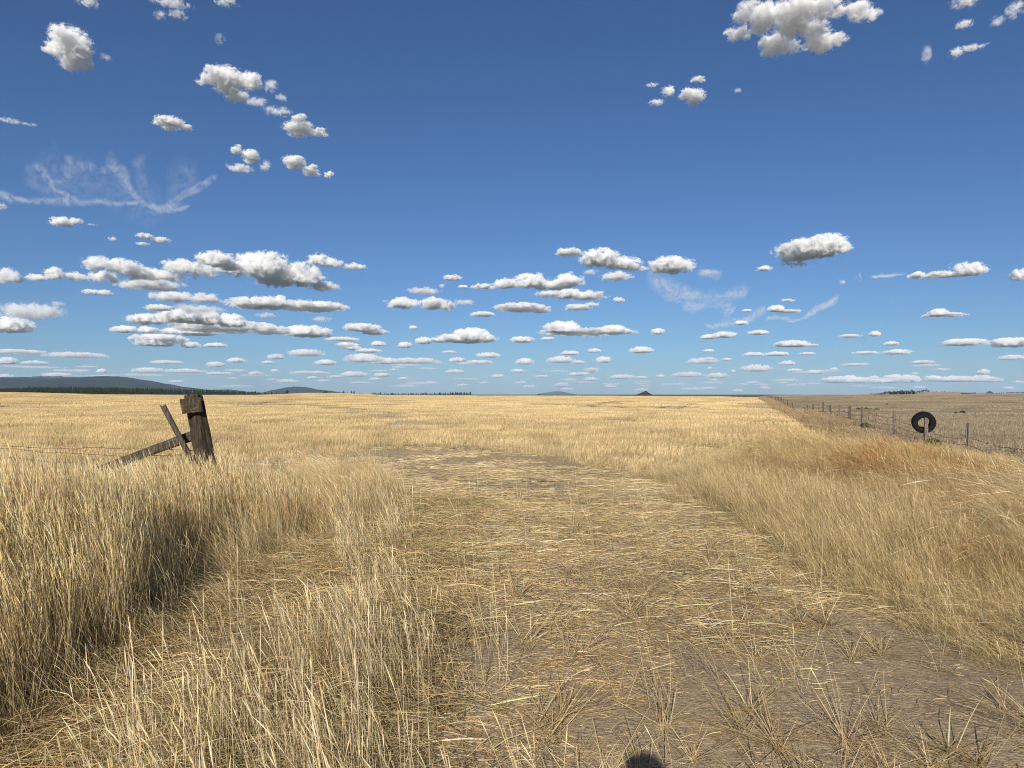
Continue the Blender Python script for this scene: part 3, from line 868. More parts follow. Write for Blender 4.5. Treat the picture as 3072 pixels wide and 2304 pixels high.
def place(name, x, y, coll, nvar, label, cat, smin=.8, smax=1.2, sz=None, face=None, tilt=.0):
    n = len(x)
    z = terrain(x, y)
    rot = np.zeros((n, 3)); rot[:, 2] = rngs.random(n) * 6.283 if face is None else face + rngs.normal(0, .03 if face == -.3255 else .25, n)
    if tilt: rot[:, :2] = rngs.normal(0, tilt, (n, 2))
    s = rngs.uniform(smin, smax, n)
    scl = np.stack([s, s, s if sz is None else s * sz], -1)
    return scatter(name, np.stack([x, y, z], -1), rot, scl, rngs.integers(0, nvar, n), coll, label, cat)


WIND = math.pi                    # the tops lean to the left (-x)

# --- stubble ------------------------------------------------------
def stubble_patch(side, n, h, width, rows, cols, w, litter, lw):
    s = np.array([0, .5, 1.0])
    if rows:
        rw = (rngs.integers(0, rows, n) + .5) / rows * side - side / 2 + rngs.normal(0, side / rows * .10, n)
    else:
        rw = rngs.uniform(-side / 2, side / 2, n)
    al = rngs.uniform(-side / 2, side / 2, n)
    H = np.clip(rngs.normal(h, h * .25, n), .03, h * 1.7)
    tl = rngs.normal(0, .18, (n, 2))
    C = np.zeros((n, 3, 3))
    C[..., 0] = rw[:, None] + H[:, None] * tl[:, :1] * s; C[..., 1] = al[:, None] + H[:, None] * tl[:, 1:] * s
    C[..., 2] = H[:, None] * s
    W = width * rngs.uniform(.6, 1.4, (n, 1)) * np.array([1, 1, .8])[None]
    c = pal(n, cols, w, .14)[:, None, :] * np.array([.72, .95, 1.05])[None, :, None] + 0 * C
    sets = [ribbons(C, W, rngs.random(n) * 3.14, c, 'x')]
    if litter:
        sets.append(lying(litter, side / 2, .06 * lw, .3 * lw, 0, 1.5, .05, .004 * lw, cols, w, zr=.05))
    return join_sets(sets, 'stubble')


SC = (GOLD, PALE, TAN, RUST); SW = (.5, .27, .17, .06)
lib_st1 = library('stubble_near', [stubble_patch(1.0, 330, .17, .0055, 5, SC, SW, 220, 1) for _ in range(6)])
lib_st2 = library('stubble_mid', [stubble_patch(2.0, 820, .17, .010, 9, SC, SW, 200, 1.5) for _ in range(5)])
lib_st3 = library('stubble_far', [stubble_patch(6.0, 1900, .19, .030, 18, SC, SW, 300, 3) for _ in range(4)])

BOUND_X = [(-40, 9.6), (-7, 9.8), (-4.6, 10.6), (-3.4, 12.2)]


def stubble_ok(x, y, pad=0.0):
    """inside the cut field: not on the bare patch, the lane, the verge or the fence strip"""
    left = x < FENCE_K * y + STRIP_C - pad
    back = y > np.interp(x, [-40, -7.5, -5, -4.2, -3.6, -1.2, 1.5, 2.4, 4.5, 7.5, 9.0], [10.0, 11.5, 17.5, 20.5, 22, 22.5, 18.0, 14.8, 16.0, 19.5, 20.5]) + nz2(x, y, .35, 3) * 1.8
    # bare beaten patch behind the lane and its tail to the left
    return left & back


x, y = cells(-22, 24, 9.5, 34, .98, jit=.12)
d_noise = nz2(x, y, .22, 9)
k = stubble_ok(x, y) & (d_noise > -.33 - (y > 22) * .3)
x, y = x[k], y[k]
near_sz = np.clip(.95 + nz2(x, y, .5, 2) * .38, .5, 1.25) * np.clip(.55 + (y - 14) / 14, .6, 1.0)
place('stubble', x, y, lib_st1, 6, 'golden wheat stubble with loose straw at the near edge of the cut field', 'stubble', .97, 1.05, near_sz, face=-.3255)


def off_tracks(x, y, grow=0.0):
    ok = np.ones(len(x), bool)
    keep = rngs.random(len(x)) < .22
    for line, w in TRACKS:
        L = np.array(line)
        for i in range(0, len(L), 2):
            ok &= keep | (((x - L[i, 0]) ** 2 + (y - L[i, 1]) ** 2) > (w / 2 + grow + .2) ** 2)
    return ok


x, y = cells(-50, 60, 34, 88, 1.98, jit=.1)
k = stubble_ok(x, y) & off_tracks(x, y)
x, y = x[k], y[k]
place('stubble', x, y, lib_st2, 5, 'even golden wheat stubble over the middle of the cut field', 'stubble', .97, 1.05, np.clip(.92 + nz2(x, y, .1, 2) * .3, .6, 1.15), face=-.3255)
x, y = cells(-340, 200, 88, 455, 5.9, jit=.1)
k = stubble_ok(x, y, 2) & (np.hypot(x, y) < 455) & off_tracks(x, y, 1.5)
x, y = x[k], y[k]
place('stubble', x, y, lib_st3, 4, 'pale golden stubble running to the skyline of the cut field', 'stubble', .97, 1.05, np.clip(.92 + nz2(x, y, .03, 2) * .3, .6, 1.15), face=-.3255)

# --- thin grey stubble of the field across the fence ---------------
GC = ((.37, .30, .20), (.43, .35, .23), (.24, .19, .13), (.54, .44, .29)); GW = (.42, .25, .2, .13)
lib_g1 = library('grey_near', [stubble_patch(1.0, 150, .12, .006, 4, GC, GW, 170, 1) for _ in range(5)])
lib_g2 = library('grey_far', [stubble_patch(4.0, 600, .12, .022, 6, GC, GW, 300, 2.4) for _ in range(4)])
x, y = cells(8, 50, 10, 48, .98, jit=.15)
k = x > FENCE_K * y + FENCE_C + .1
x, y = x[k], y[k]
place('grey_stubble', x, y, lib_g1, 5, 'sparse grey stubble in the neighbouring field beside the wire fence', 'stubble', .95, 1.05, np.clip(1 + nz2(x, y, .3, 4) * .8, .5, 1.6), face=-.3255)
x, y = cells(20, 330, 48, 400, 3.9, jit=.2)
k = (x > FENCE_K * y + FENCE_C + 1.5)
x, y = x[k], y[k]
k = nz2(x * .5, y, .035, 7) > -.12
x, y = x[k], y[k]
place('grey_stubble', x, y, lib_g2, 4, 'greyish brown stubble rising to the skyline beyond the wire fence', 'stubble', .95, 1.05, np.clip(.8 + nz2(x, y, .03, 4) * .8, .3, 1.4), face=-.8)

# --- tall standing grass on the left -------------------------------
TALLC = (GOLD, PALE, TAN, OLIVE, BROWN); TALLW = (.22, .13, .27, .28, .10)
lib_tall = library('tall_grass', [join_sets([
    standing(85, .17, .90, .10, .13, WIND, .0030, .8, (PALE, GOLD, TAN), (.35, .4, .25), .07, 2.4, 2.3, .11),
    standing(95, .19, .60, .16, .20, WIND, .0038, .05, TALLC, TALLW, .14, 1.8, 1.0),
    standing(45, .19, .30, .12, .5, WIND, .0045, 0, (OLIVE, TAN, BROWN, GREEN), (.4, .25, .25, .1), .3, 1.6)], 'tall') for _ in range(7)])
x, y = cells(-16, -2.35, 1.7, 9.6, .17, jit=.6)
nzv = nz2(x, y, .6, 1)
k = (x < -2.5 + nzv * .5) & (y < 9.3 + nzv * .5) & (nz2(x, y, 1.3, 5) > -.42) & (rngs.random(len(x)) < np.clip(.35 + (-2.4 - x) * .7, .35, 1))
x, y = x[k], y[k]
szl = np.clip(1.0 + nz2(x, y, .5, 6) * .28, .7, 1.2) * np.clip(.62 + (-2.3 - x) * .40, .55, 1.0) * np.interp(y, [4.5, 6.5, 8, 9.5], [1.0, .93, .86, .76])
place('tall_grass', x, y, lib_tall, 7, 'dense waist high dry grass with pale seed heads left of the lane', 'grass', .9, 1.1, szl, face=0)

x, y = cells(-2.95, -1.95, 2.0, 8.6, .17, jit=.6)
k = (rngs.random(len(x)) < np.clip((-1.9 - x) * .75, .08, .7)) & (nz2(x, y, 1.5, 9) > -.2)
x, y = x[k], y[k]
FRINGE = (x, y)

# second flush behind and beside the leaning post, dropping towards the lane
lib_mid = library('mid_grass', [join_sets([
    standing(55, .16, .50, .10, .42, WIND, .0030, .6, (PALE, GOLD, TAN), (.3, .4, .3), .13, 2.2, 2.2, .13),
    standing(70, .17, .30, .10, .45, WIND, .0036, .0, TALLC, TALLW, .22, 1.6)], 'mid') for _ in range(7)])
x, y = cells(-12, -1.2, 8.2, 13.2, .19, jit=.6)
nzv = nz2(x, y, .7, 2)
edge = np.interp(y, [8, 9.5, 11, 12.2, 13.5], [-2.0, -1.7, -1.75, -2.5, -3.8])
k = (x < edge + nzv * .5) & (y < np.interp(x, [-12, -6, -4, -2.5, -1.5], [10.3, 10.4, 11.6, 12.6, 11.6]) + nzv * .7) & ~((x < -3.6) & (y < 8.9))
x, y = x[k], y[k]
place('verge_grass', x, y, lib_mid, 7, 'knee high windblown dry grass between the leaning post and the bare patch', 'grass', .85, 1.15, np.clip(.98 + nz2(x, y, .6, 8) * .5, .65, 1.35), face=0)

x, y = FRINGE
place('verge_grass', x, y, lib_mid, 7, 'loose shorter grass fringing the foot of the tall grass beside the wheel track', 'grass', .7, 1.1, np.clip(.35 + (-1.9 - x) * .7, .35, 1.1), face=0)

# --- trampled grass in the wheel track, left ------------------------
lib_mat = library('matted', [join_sets([
    lying(190, .3, .12, .45, .2, .7, .10, .0025, (GOLD, PALE, TAN, BROWN, OLIVE), (.27, .10, .27, .22, .14), zr=.07),
    radial(26, .15, .42, .08, .55, .0032, (GOLD, TAN, PALE), (.4, .4, .2))], 'mat') for _ in range(6)])
x, y = cells(-2.95, -.75, 1.6, 10.5, .24, jit=.5)
k = nz2(x, y, .8, 12) > -.30
x, y = x[k], y[k]
place('trampled_grass', x, y, lib_mat, 6, 'trampled straw coloured grass matted down along the wheel track', 'grass', .75, 1.15, None, face=None)

# --- ridge of shorter seed-headed grass between the wheel tracks ----
lib_rid = library('ridge', [join_sets([
    standing(rngs.integers(6, 20), .15, .50, .11, .20, WIND, .0027, .95, (PALE, GOLD, (.62, .52, .33)), (.45, .3, .25), .07, 1.6, 2.3, .17),
    standing(46, .18, .20, .08, .3, WIND, .0034, .0, (TAN, OLIVE, BROWN, GREY), (.25, .3, .27, .18), .28, 1.5),
    lying(70, .2, .10, .32, .3, .9, .10, .0024, (TAN, BROWN, GREY), (.4, .3, .3), zr=.06)], 'rid') for _ in range(6)])
x, y = cells(-2.3, .6, 1.7, 9.6, .155, jit=.6)
cx = np.interp(y, [1.7, 3, 4, 5.5, 7.5, 9.5], [-.75, -.95, -.95, -.85, -1.5, -1.9])
hw = np.interp(y, [1.7, 3, 4, 5.5, 7.5, 9.5], [.85, .75, .55, .32, .38, .5])
nzv = nz2(x, y, 1.1, 4)
k = (np.abs(x - cx) < hw * (1 + nzv * .7)) & (nz2(x, y, 2.3, 8) > -.10)
x, y = x[k], y[k]
place('verge_grass', x, y, lib_rid, 6, 'shin high grass with pale seed heads on the strip between wheel track and bare lane', 'grass', .8, 1.15,
      np.interp(y, [1.7, 4, 4.8, 6.2, 7.2, 9.5], [.95, .90, .62, .60, .75, .95]) * np.clip(1 + nz2(x, y, .9, 3) * .4, .6, 1.3), face=0)

# --- right-hand verge -----------------------------------------------
lib_rv = library('right_verge', [join_sets([
    standing(70, .17, .34, .09, .25, WIND, .0028, .35, (PALE, GOLD, TAN, OLIVE), (.16, .26, .36, .22), .10, 1.8, 1.9, .14),
    standing(80, .18, .20, .07, .4, WIND, .0034, .0, (TAN, OLIVE, GOLD, BROWN), (.35, .25, .2, .2), .25, 1.5)], 'rv') for _ in range(7)])
x, y = cells(2.0, 14.5, 2.2, 19.5, .20, jit=.6, margin=(.76, 1.4))
nzv = nz2(x, y, .7, 5)
ledge = np.interp(y, [2, 4, 7.5, 9.5, 11, 13, 14.5, 17, 19.5], [2.85, 2.8, 2.8, 2.75, 2.55, 2.7, 3.5, 6.0, 8.0])
k = (x > ledge + nzv * .45) & (x < FENCE_K * y + FENCE_C - .15) & (nz2(x, y, 1.6, 6) > -.36)
x, y = x[k], y[k]
szr = np.interp(x / np.maximum(y, 1) + (y > 13) * (x / y - .42) * 1.5, [.56, .66], [1, .62]) * np.clip(.85 + nz2(x, y, .5, 7) * .45, .5, 1.3) * np.interp(x - np.interp(y, [2, 7.5, 11, 14.5, 19.5], [2.8, 2.75, 2.1, 3.2, 8.0]), [0, .5, 1.8], [.6, .9, 1.25])
place('verge_grass', x, y, lib_rv, 7, 'thin tan and olive grass filling the verge right of the lane', 'grass', .9, 1.12, szr, face=0)

lib_taw = library('tawny', [join_sets([
    standing(90, .24, .50, .10, .85, WIND, .0026, .75, (RUST, GOLD, (.50, .345, .175), TAN), (.12, .38, .25, .25), .16, 1.5, 2.6, .25),
    standing(60, .24, .30, .10, .8, WIND, .0034, .0, (RUST, BROWN, (.30, .17, .08)), (.4, .35, .25), .3, 1.4)], 'tawny') for _ in range(6)])
x, y = cells(3, 14, 6.5, 18.5, .22, jit=.6, margin=(.76, 1.6))
nzv = nz2(x, y, .6, 15)
inm = (((x - 6.9) / 2.1) ** 2 + ((y - 13.6) / 2.6) ** 2) < 1 + nzv * .8
inr = (x > 5.1 + (y - 8) * .2 + nzv * .8) & (y < 11.2)
k = (inm | inr) & (x < FENCE_K * y + FENCE_C - .4)
x, y = x[k], y[k]
place('tawny_grass', x, y, lib_taw, 6, 'rust coloured windswept grass heaped up in front of the wire fence', 'grass', .85, 1.15, np.clip(1 + nz2(x, y, .6, 3) * .5, .7, 1.4) * np.interp(x / y, [.5, .58, .66], [1.1, .95, .62]), face=0)

lib_rus = library('russet', [join_sets([
    standing(95, .24, .52, .10, .95, WIND, .0026, .75, (RUST, (.50, .29, .12), (.38, .215, .09), GOLD), (.35, .3, .2, .15), .16, 1.5, 2.6, .25),
    standing(60, .24, .32, .10, .8, WIND, .0034, .0, (BROWN, (.26, .14, .06), RUST), (.4, .3, .3), .3, 1.4)], 'russet') for _ in range(5)])
x, y = cells(5, 10, 9.5, 14.6, .22, jit=.6, margin=(.76, 1.6))
nzv = nz2(x, y, .8, 55)
k = ((((x - 7.0) / 1.35) ** 2 + ((y - 12.2) / 1.5) ** 2) < 1 + nzv * 1.1)
x, y = x[k], y[k]
place('tawny_grass', x, y, lib_rus, 5, 'deep russet patch of windswept grass below the post with the tyre', 'grass', .9, 1.15, np.interp(x / y, [.5, .58, .66], [1.2, 1.05, .7]), face=0)

lib_blo = library('blown', [join_sets([
    standing(26, .14, .95, .12, .75, WIND, .0036, .9, (PALE, GOLD, (.62, .52, .33)), (.5, .3, .2), .10, 1.7, 2.4, .14, droop=.2),
    standing(20, .16, .55, .12, .6, WIND, .004, .0, (TAN, OLIVE, GOLD), (.4, .3, .3), .2, 1.5)], 'blown') for _ in range(5)])
x, y = cells(4.2, 9, 5.8, 10.8, .42, jit=.6, margin=(.78, 1.2))
nzv = nz2(x, y, .8, 25)
k = (x > 5.0 + (y - 7) * .22 + nzv) & (x < FENCE_K * y + FENCE_C - .2) & (nz2(x, y, .9, 31) > -.15)
x, y = x[k], y[k]
place('tall_grass', x, y, lib_blo, 5, 'tall blond stalks bent over by the wind at the right of the verge', 'grass', .85, 1.15, np.interp(y, [6, 8, 10.8], [1, .92, .62]), face=0)

# --- dry weeds along the fence line ---------------------------------
lib_wd = library('fence_weeds', [join_sets([
    standing(70, .45, .42, .14, .35, WIND, .010, .4, (TAN, BROWN, GREY, (.45, .30, .20)), (.35, .2, .2, .25), .3, 1.5, 2.5, .2),
    standing(60, .5, .22, .10, .5, WIND, .012, .0, (GREY, BROWN, OLIVE), (.4, .3, .3), .5, 1.3)], 'weed') for _ in range(6)])
yy = np.concatenate([rngs.uniform(17.5, 60, 620), rngs.uniform(60, 300, 900)])
u = rngs.uniform(0, 1, len(yy)); xx = FENCE_K * yy + STRIP_C + .1 + u * (FENCE_C - STRIP_C + .2)
k = (nz2(xx, yy, .25, 11) > -.25) & ((u < .45) | (yy > 34)) & ((u < .62) | (rngs.random(len(u)) < .35))
xx, yy, u = xx[k], yy[k], u[k]
place('dry_weeds', xx, yy, lib_wd, 6, 'brownish dry weeds growing along the wire fence beside the stubble', 'weeds', .6, 1.15, np.interp(u, [0, .25, .6, 1], [.8, 1.15, .75, .5]) * np.interp(yy, [18, 40], [.62, 1]), face=0)

# --- lane and beaten patch: broken straw, fibres and tufts ----------
LC = (GOLD, (.66, .54, .33), TAN, BROWN, (.46, .38, .27)); LW = (.28, .26, .20, .10, .16)
lib_lit = library('litter', [join_sets([
    lying(700, .42, .02, .14, 0.08, 1.1, .03, .0021, LC, LW, zr=.012),
    lying(22, .42, .15, .42, 0.1, 1.0, .04, .0036, (PALE, GOLD, TAN), (.45, .35, .2), zr=.03)], 'lit') for _ in range(6)])
x, y = cells(-2.9, 4.6, 2.0, 15.5, .42, jit=.5)
k = nz2(x * .7, y, .6, 14) + .5 * nz2(x, y, 1.9, 71) > .02 - .30 * (y > 6.3) * (y < 11)
x, y = x[k], y[k]
place('straw_litter', x, y, lib_lit, 6, 'broken straw strewn over the bare earth of the lane', 'straw', .85, 1.15, None, face=0.0)
lib_fine = library('fine_litter', [join_sets([lying(90, .45, .02, .13, 0.0, .9, .03, .0022, LC, LW, zr=.008)], 'fine') for _ in range(4)])
x, y = cells(-2.9, 5.5, 2.0, 22, .5, jit=.5)
place('straw_litter', x, y, lib_fine, 4, 'thinly scattered straw fragments over the bare soil of the lane', 'straw', .85, 1.15, None, face=0.0)
x, y = cells(-2.6, 2.8, 5.8, 11.4, .42, jit=.5)
k = nz2(x, y, .7, 44) > -.28
x, y = x[k], y[k]
place('straw_litter', x, y, lib_lit, 6, 'thick pale straw covering the far end of the lane', 'straw', .85, 1.15, None, face=0.5)
lib_chop = library('chopped', [join_sets([lying(230, .5, .06, .34, 0.0, .34, .02, .009, ((.58, .48, .31), (.50, .41, .26), TAN, GREY), (.25, .3, .25, .2), zr=.01)], 'chop') for _ in range(5)])
x, y = cells(-9, 5.5, 11, 24, .6, jit=.5)
k = nz2(x, y * 1.3, .45, 19) + .4 * nz2(x, y * 2, 1.3, 77) > .06
x, y = x[k], y[k]
place('straw_litter', x, y, lib_chop, 5, 'pale chopped straw lying on the dark beaten patch in front of the stubble', 'straw', .9, 1.1, None, face=0.0)

lib_tuft = library('tuft', [join_sets([
    radial(26, .12, .42, .04, .65, .0034, (GOLD, TAN, PALE, BROWN), (.35, .3, .2, .15), .018, .5),
    radial(10, .05, .16, .5, 1.3, .0030, (BROWN, GREY), (.5, .5), .014, .1),
    radial(7, .25, .5, .05, .25, .0032, (GOLD, PALE), (.5, .5), .015, .3)], 'tuft') for _ in range(8)])
x = rngs.uniform(-.9, 3.3, 330); y = 2.3 + 9.2 * rngs.random(330) ** 1.4
k = nz2(x, y, .9, 17) > -.12
x, y = x[k], y[k]
place('trampled_tufts', x, y, lib_tuft, 8, 'splayed trampled grass tufts dotted over the bare lane', 'grass', .6, 1.25, None)
lib_thin = library('thin', [join_sets([standing(9, .09, .34, .12, .35, WIND, .0028, .5, (PALE, GOLD, TAN), (.35, .35, .3), .2, 1.6, 2.2, .14)], 'thin') for _ in range(5)])
x = rngs.uniform(-1.2, 3.4, 120); y = 2.2 + 9.5 * rngs.random(120)
place('sparse_stalks', x, y, lib_thin, 5, 'single dry stalks still standing on the trampled lane', 'grass', .6, 1.3, None, face=0)
# short stubble clumps reaching into the beaten patch
lib_scl = library('stub_clump', [join_sets([standing(26, .10, .20, .05, .12, WIND, .005, .0, SC, SW, .15, 1.2)], 'sc') for _ in range(5)])
x = rngs.uniform(-5, 8, 1500); y = rngs.uniform(11.5, 22, 1500)
bk = np.interp(x, [-40, -7.5, -5, -4.2, -3.6, -1.2, 1.5, 2.4, 4.5, 7.5, 9.0], [10.0, 11.5, 17.5, 20.5, 22, 22.5, 18.0, 14.8, 16.0, 19.5, 20.5])
k = (np.abs(y - bk) < 1.6) & (x < FENCE_K * y + STRIP_C)
x, y = x[k], y[k]
place('stubble_clumps', x, y, lib_scl, 5, 'loose clumps of cut stalks at the ragged edge of the beaten patch', 'stubble', .7, 1.3, None)


# ------------------------------------------------------------------ timber, wire, tyre
def wood_mat(name, dark, light, crack=.6, lichen=None):
    m, t, out = new_mat(name)
    P = t.coord('Object')
    g1 = t.noise(t.mapping(P, (26, 26, 1.6)), 1.0, 5, .7, .4)
    g2 = t.noise(t.mapping(P, (90, 90, 5)), 1.0, 3, .7)
    blot = t.noise(P, 6, 4, .65)
    c = t.mix(t.mapr(g1, .3, .7), (*dark, 1), (*light, 1))
    c = t.mix(t.mapr(g2, .55, .72, 0, crack), c, (.012, .010, .008, 1))
    c = t.mix(t.mapr(blot, .5, .75, 0, .5), c, (dark[0] * .5, dark[1] * .5, dark[2] * .5, 1))
    if lichen: c = t.mix(t.mapr(t.noise(P, 17, 4, .7), .56, .66, 0, .8), c, (*lichen, 1))
    hgt = t.math('ADD', t.math('MULTIPLY', g1, .7), t.math('MULTIPLY', t.mapr(g2, .5, .75, 0, -1), .6))
    principled(t, out, c, .92, hgt, .9, .012, spec=.15)
    return m


M_OLD = wood_mat('dark weathered timber', (.020, .016, .012), (.080, .062, .044), .8)
M_OLDG = wood_mat('grey weathered timber', (.028, .024, .020), (.11, .095, .075), .7)
M_POSTW = wood_mat('split fence post', (.07, .058, .045), (.24, .20, .155), .6)
M_POSTD = wood_mat('dark fence post', (.045, .036, .028), (.14, .11, .085), .6)
M_CAP = wood_mat('mossy plank', (.022, .017, .012), (.085, .064, .042), .7, lichen=(.13, .12, .08))
m_wire, t, out = new_mat('rusty wire')
b = principled(t, out, t.mix(t.noise(t.coord('Object'), 20, 3), (.055, .032, .022, 1), (.15, .10, .07, 1)), .7, spec=.4)
m_steel, t, out = new_mat('rusty steel stake')
principled(t, out, t.mix(t.noise(t.coord('Object'), 9, 4), (.05, .035, .028, 1), (.16, .13, .11, 1)), .7, spec=.4)


def timber(p0, p1, w, d, seed, seg=26, rings=16, square=4.0, taper=(1, 1), rough=.10, up=None, ends=.01, split=0.0, notch=()):
    """weathered beam between two points; superellipse section with cracks"""
    p0, p1 = Vector(p0), Vector(p1)
    ax = (p1 - p0); Ln = ax.length; ax.normalize()
    ref = up or Vector((0, -1, 0))
    bx = ax.cross(ref).normalized(); by = ax.cross(bx).normalized()
    bm = bmesh.new(); rows = []
    for i in range(seg + 1):
        u = i / seg
        tw = taper[0] + (taper[1] - taper[0]) * u
        row = []
        for j in range(rings):
            a = 2 * math.pi * j / rings
            ca, sa = math.cos(a), math.sin(a)
            k = (abs(ca) ** square + abs(sa) ** square) ** (-1 / square)
            n1 = mnoise.noise(Vector((ca * 1.5 + seed, sa * 1.5, u * Ln * 1.3)))
            n2 = mnoise.noise(Vector((j * 1.7 + seed, seed, u * Ln * 5)))
            rr = k * tw * (1 + rough * n1 * 1.4 + rough * .5 * n2)
            for (nu, na, nr, nd) in notch:                      # hollows: position, angle, radius, depth
                da = math.atan2(math.sin(a - na), math.cos(a - na))
                q = ((u - nu) * Ln / nr) ** 2 + (da / .5) ** 2
                rr *= 1 - nd * math.exp(-q * 1.5)
            e = 0
            if i == seg: e = ends * mnoise.noise(Vector((j * .9, seed, 4.4))) * 3
            if i == 0: e = -ends * mnoise.noise(Vector((j * .9, seed, 7.4))) * 3
            row.append(bm.verts.new(p0 + ax * (u * Ln + e) + bx * (ca * rr * w / 2) + by * (sa * rr * d / 2)))
        rows.append(row)
    for i in range(seg):
        for j in range(rings):
            bm.faces.new((rows[i][j], rows[i][(j + 1) % rings], rows[i + 1][(j + 1) % rings], rows[i + 1][j]))
    for row, rev, uu in ((rows[0], False, -1), (rows[-1], True, 1)):
        c = bm.verts.new(sum((v.co for v in row), Vector()) / rings + ax * uu * -ends * .6)
        for j in range(rings):
            f = (row[j], row[(j + 1) % rings], c) if rev else (row[(j + 1) % rings], row[j], c)
            bm.faces.new(f)
    bmesh.ops.recalc_face_normals(bm, faces=bm.faces)
    me = bpy.data.meshes.new('timber'); bm.to_mesh(me); bm.free()
    return me


def part(name, me, mat, parent, loc=None):
    me.name = name
    o = link(name, me, mat, parent)
    return o


def tube(paths, r, sides=6, cap=True):
    """paths: list of point lists"""
    bm = bmesh.new()
    for pts in paths:
        pts = [Vector(p) for p in pts]
        prev = None
        for i, p in enumerate(pts):
            tdir = (pts[min(i + 1, len(pts) - 1)] - pts[max(i - 1, 0)]).normalized()
            ref = Vector((0, 0, 1)) if abs(tdir.z) < .9 else Vector((1, 0, 0))
            a = tdir.cross(ref).normalized(); b = tdir.cross(a).normalized()
            ring = [bm.verts.new(p + (a * math.cos(2 * math.pi * k / sides) + b * math.sin(2 * math.pi * k / sides)) * r) for k in range(sides)]
            if prev:
                for k in range(sides):
                    bm.faces.new((prev[k], prev[(k + 1) % sides], ring[(k + 1) % sides], ring[k]))
            else:
                bm.faces.new(ring[::-1])
            prev = ring
        bm.faces.new(prev)
    bmesh.ops.recalc_face_normals(bm, faces=bm.faces)
    me = bpy.data.meshes.new('tube'); bm.to_mesh(me); bm.free()
    return me


def barbed(pts, r, step=.13, sag_noise=.006, seed=0.0, barbs=True):
    """a slightly kinked two-strand wire with barbs through pts"""
    fine = []
    for a, b in zip(pts, pts[1:]):
        a, b = Vector(a), Vector(b)
        n = max(2, int((b - a).length / .09))
        for k in range(n):
            q = a.lerp(b, k / n)
            q.z += sag_noise * mnoise.noise(Vector((q.x * 3 + seed, q.y * 3, seed))) * 2 + sag_noise * mnoise.noise(Vector((q.x * 12, q.y * 12, seed)))
            fine.append(q)
    fine.append(Vector(pts[-1]))
    paths = [fine]
    if barbs:
        L = 0.0
        for p, q in zip(fine, fine[1:]):
            L += (q - p).length
            if L > step:
                L = 0
                a = Vector((random.uniform(-.4, .4), random.uniform(-.4, .4), 1)).normalized() * .016
                paths.append([p - a, p + a])
                paths.append([p - Vector((a.z, 0, -a.x)), p + Vector((a.z, 0, -a.x))])
    return tube(paths, r, 5)


random.seed(3)


def at(X, Y, y):
    """world point of a photograph pixel on the vertical plane at distance y"""
    v = ray(X, Y)
    return Vector((v.x / v.y * y, y, EYE + v.z / v.y * y))


# --- leaning gate post, left -------------------------------------------------
GP = 8.4
gate = empty('gate_post', (at(669, 1589, GP).x, GP, float(terrain(at(669, 1589, GP).x, GP))))
tag(gate, 'dark leaning timber gate post with plank head and slanted brace in tall grass', 'gate post')
gl = gate.location


def rel(p): return Vector(p) - gl


top = at(579, 1187, GP)
base = Vector((gl.x, GP, -.25))
upv = Vector((-.42, -.90, 0))
pm = timber(rel(base), rel(top), .168, .150, 3.3, seg=60, rings=28, square=5.5, taper=(1.3, .97), rough=.13, up=upv, ends=.02,
            notch=((.52, 4.35, .10, .42), (.66, 4.5, .05, .38), (.80, 4.2, .03, .14)))
part('post', pm, M_OLD, gate)
# plank head: two short boards one above the other, nailed to the front
ax = (top - base).normalized()


def board(c, lx, lz, th, roll, seed, yaw=.0):
    bm = bmesh.new(); bmesh.ops.create_cube(bm, size=1)
    bmesh.ops.subdivide_edges(bm, edges=bm.edges[:], cuts=7, use_grid_fill=True)
    M = Matrix.Translation(c) @ Matrix.Rotation(yaw, 4, 'Z') @ Matrix.Rotation(roll, 4, 'Y')
    for v in bm.verts:
        p = Vector((v.co.x * lx, v.co.y * th, v.co.z * lz))
        e = mnoise.noise(p * 22 + Vector((seed, 0, 0))) * .006 + mnoise.noise(p * 70 + Vector((seed, 0, 0))) * .003
        n = Vector((v.co.x ** 7 * 100, v.co.y ** 7 * 100, v.co.z ** 7 * 100))
        if n.length > 0: p += n.normalized() * e
        v.co = M @ p
    bmesh.ops.recalc_face_normals(bm, faces=bm.faces)
    me = bpy.data.meshes.new('board'); bm.to_mesh(me); bm.free()
    return me


YAW = .30
c1_ = at(573.5, 1206.5, GP - .135); c2_ = at(577.5, 1228, GP - .130)
part('plank', board(rel(c1_), .222, .095, .075, -.115, 1.0, YAW), M_CAP, gate)
part('plank', board(rel(c2_), .220, .076, .070, -.125, 5.0, YAW), M_CAP, gate)
part('top_block', board(rel(at(581, 1191, GP - .02)), .12, .05, .14, -.10, 8.0, YAW), M_OLD, gate)
nlk = 0
for X, Y in ((569, 1200), (574, 1230)):
    p = rel(at(X, Y, GP - .178))
    nl = bmesh.new(); bmesh.ops.create_cone(nl, cap_ends=True, segments=10, radius1=.007, radius2=.006, depth=.008, matrix=Matrix.Translation(p) @ Matrix.Rotation(R(90), 4, 'X'))
    me = bpy.data.meshes.new('nail_heads'); nl.to_mesh(me); nl.free()
    part('nail', me, m_steel, gate)
part('brace', timber(rel(at(590, 1303, GP + .03)), rel(at(110, 1478, GP - .1)), .105, .095, 7.7, seg=60, rings=20, square=2.6, taper=(1.05, .8), rough=.13, ends=.02, notch=((.3, 4.8, .05, .2),)), M_OLDG, gate)
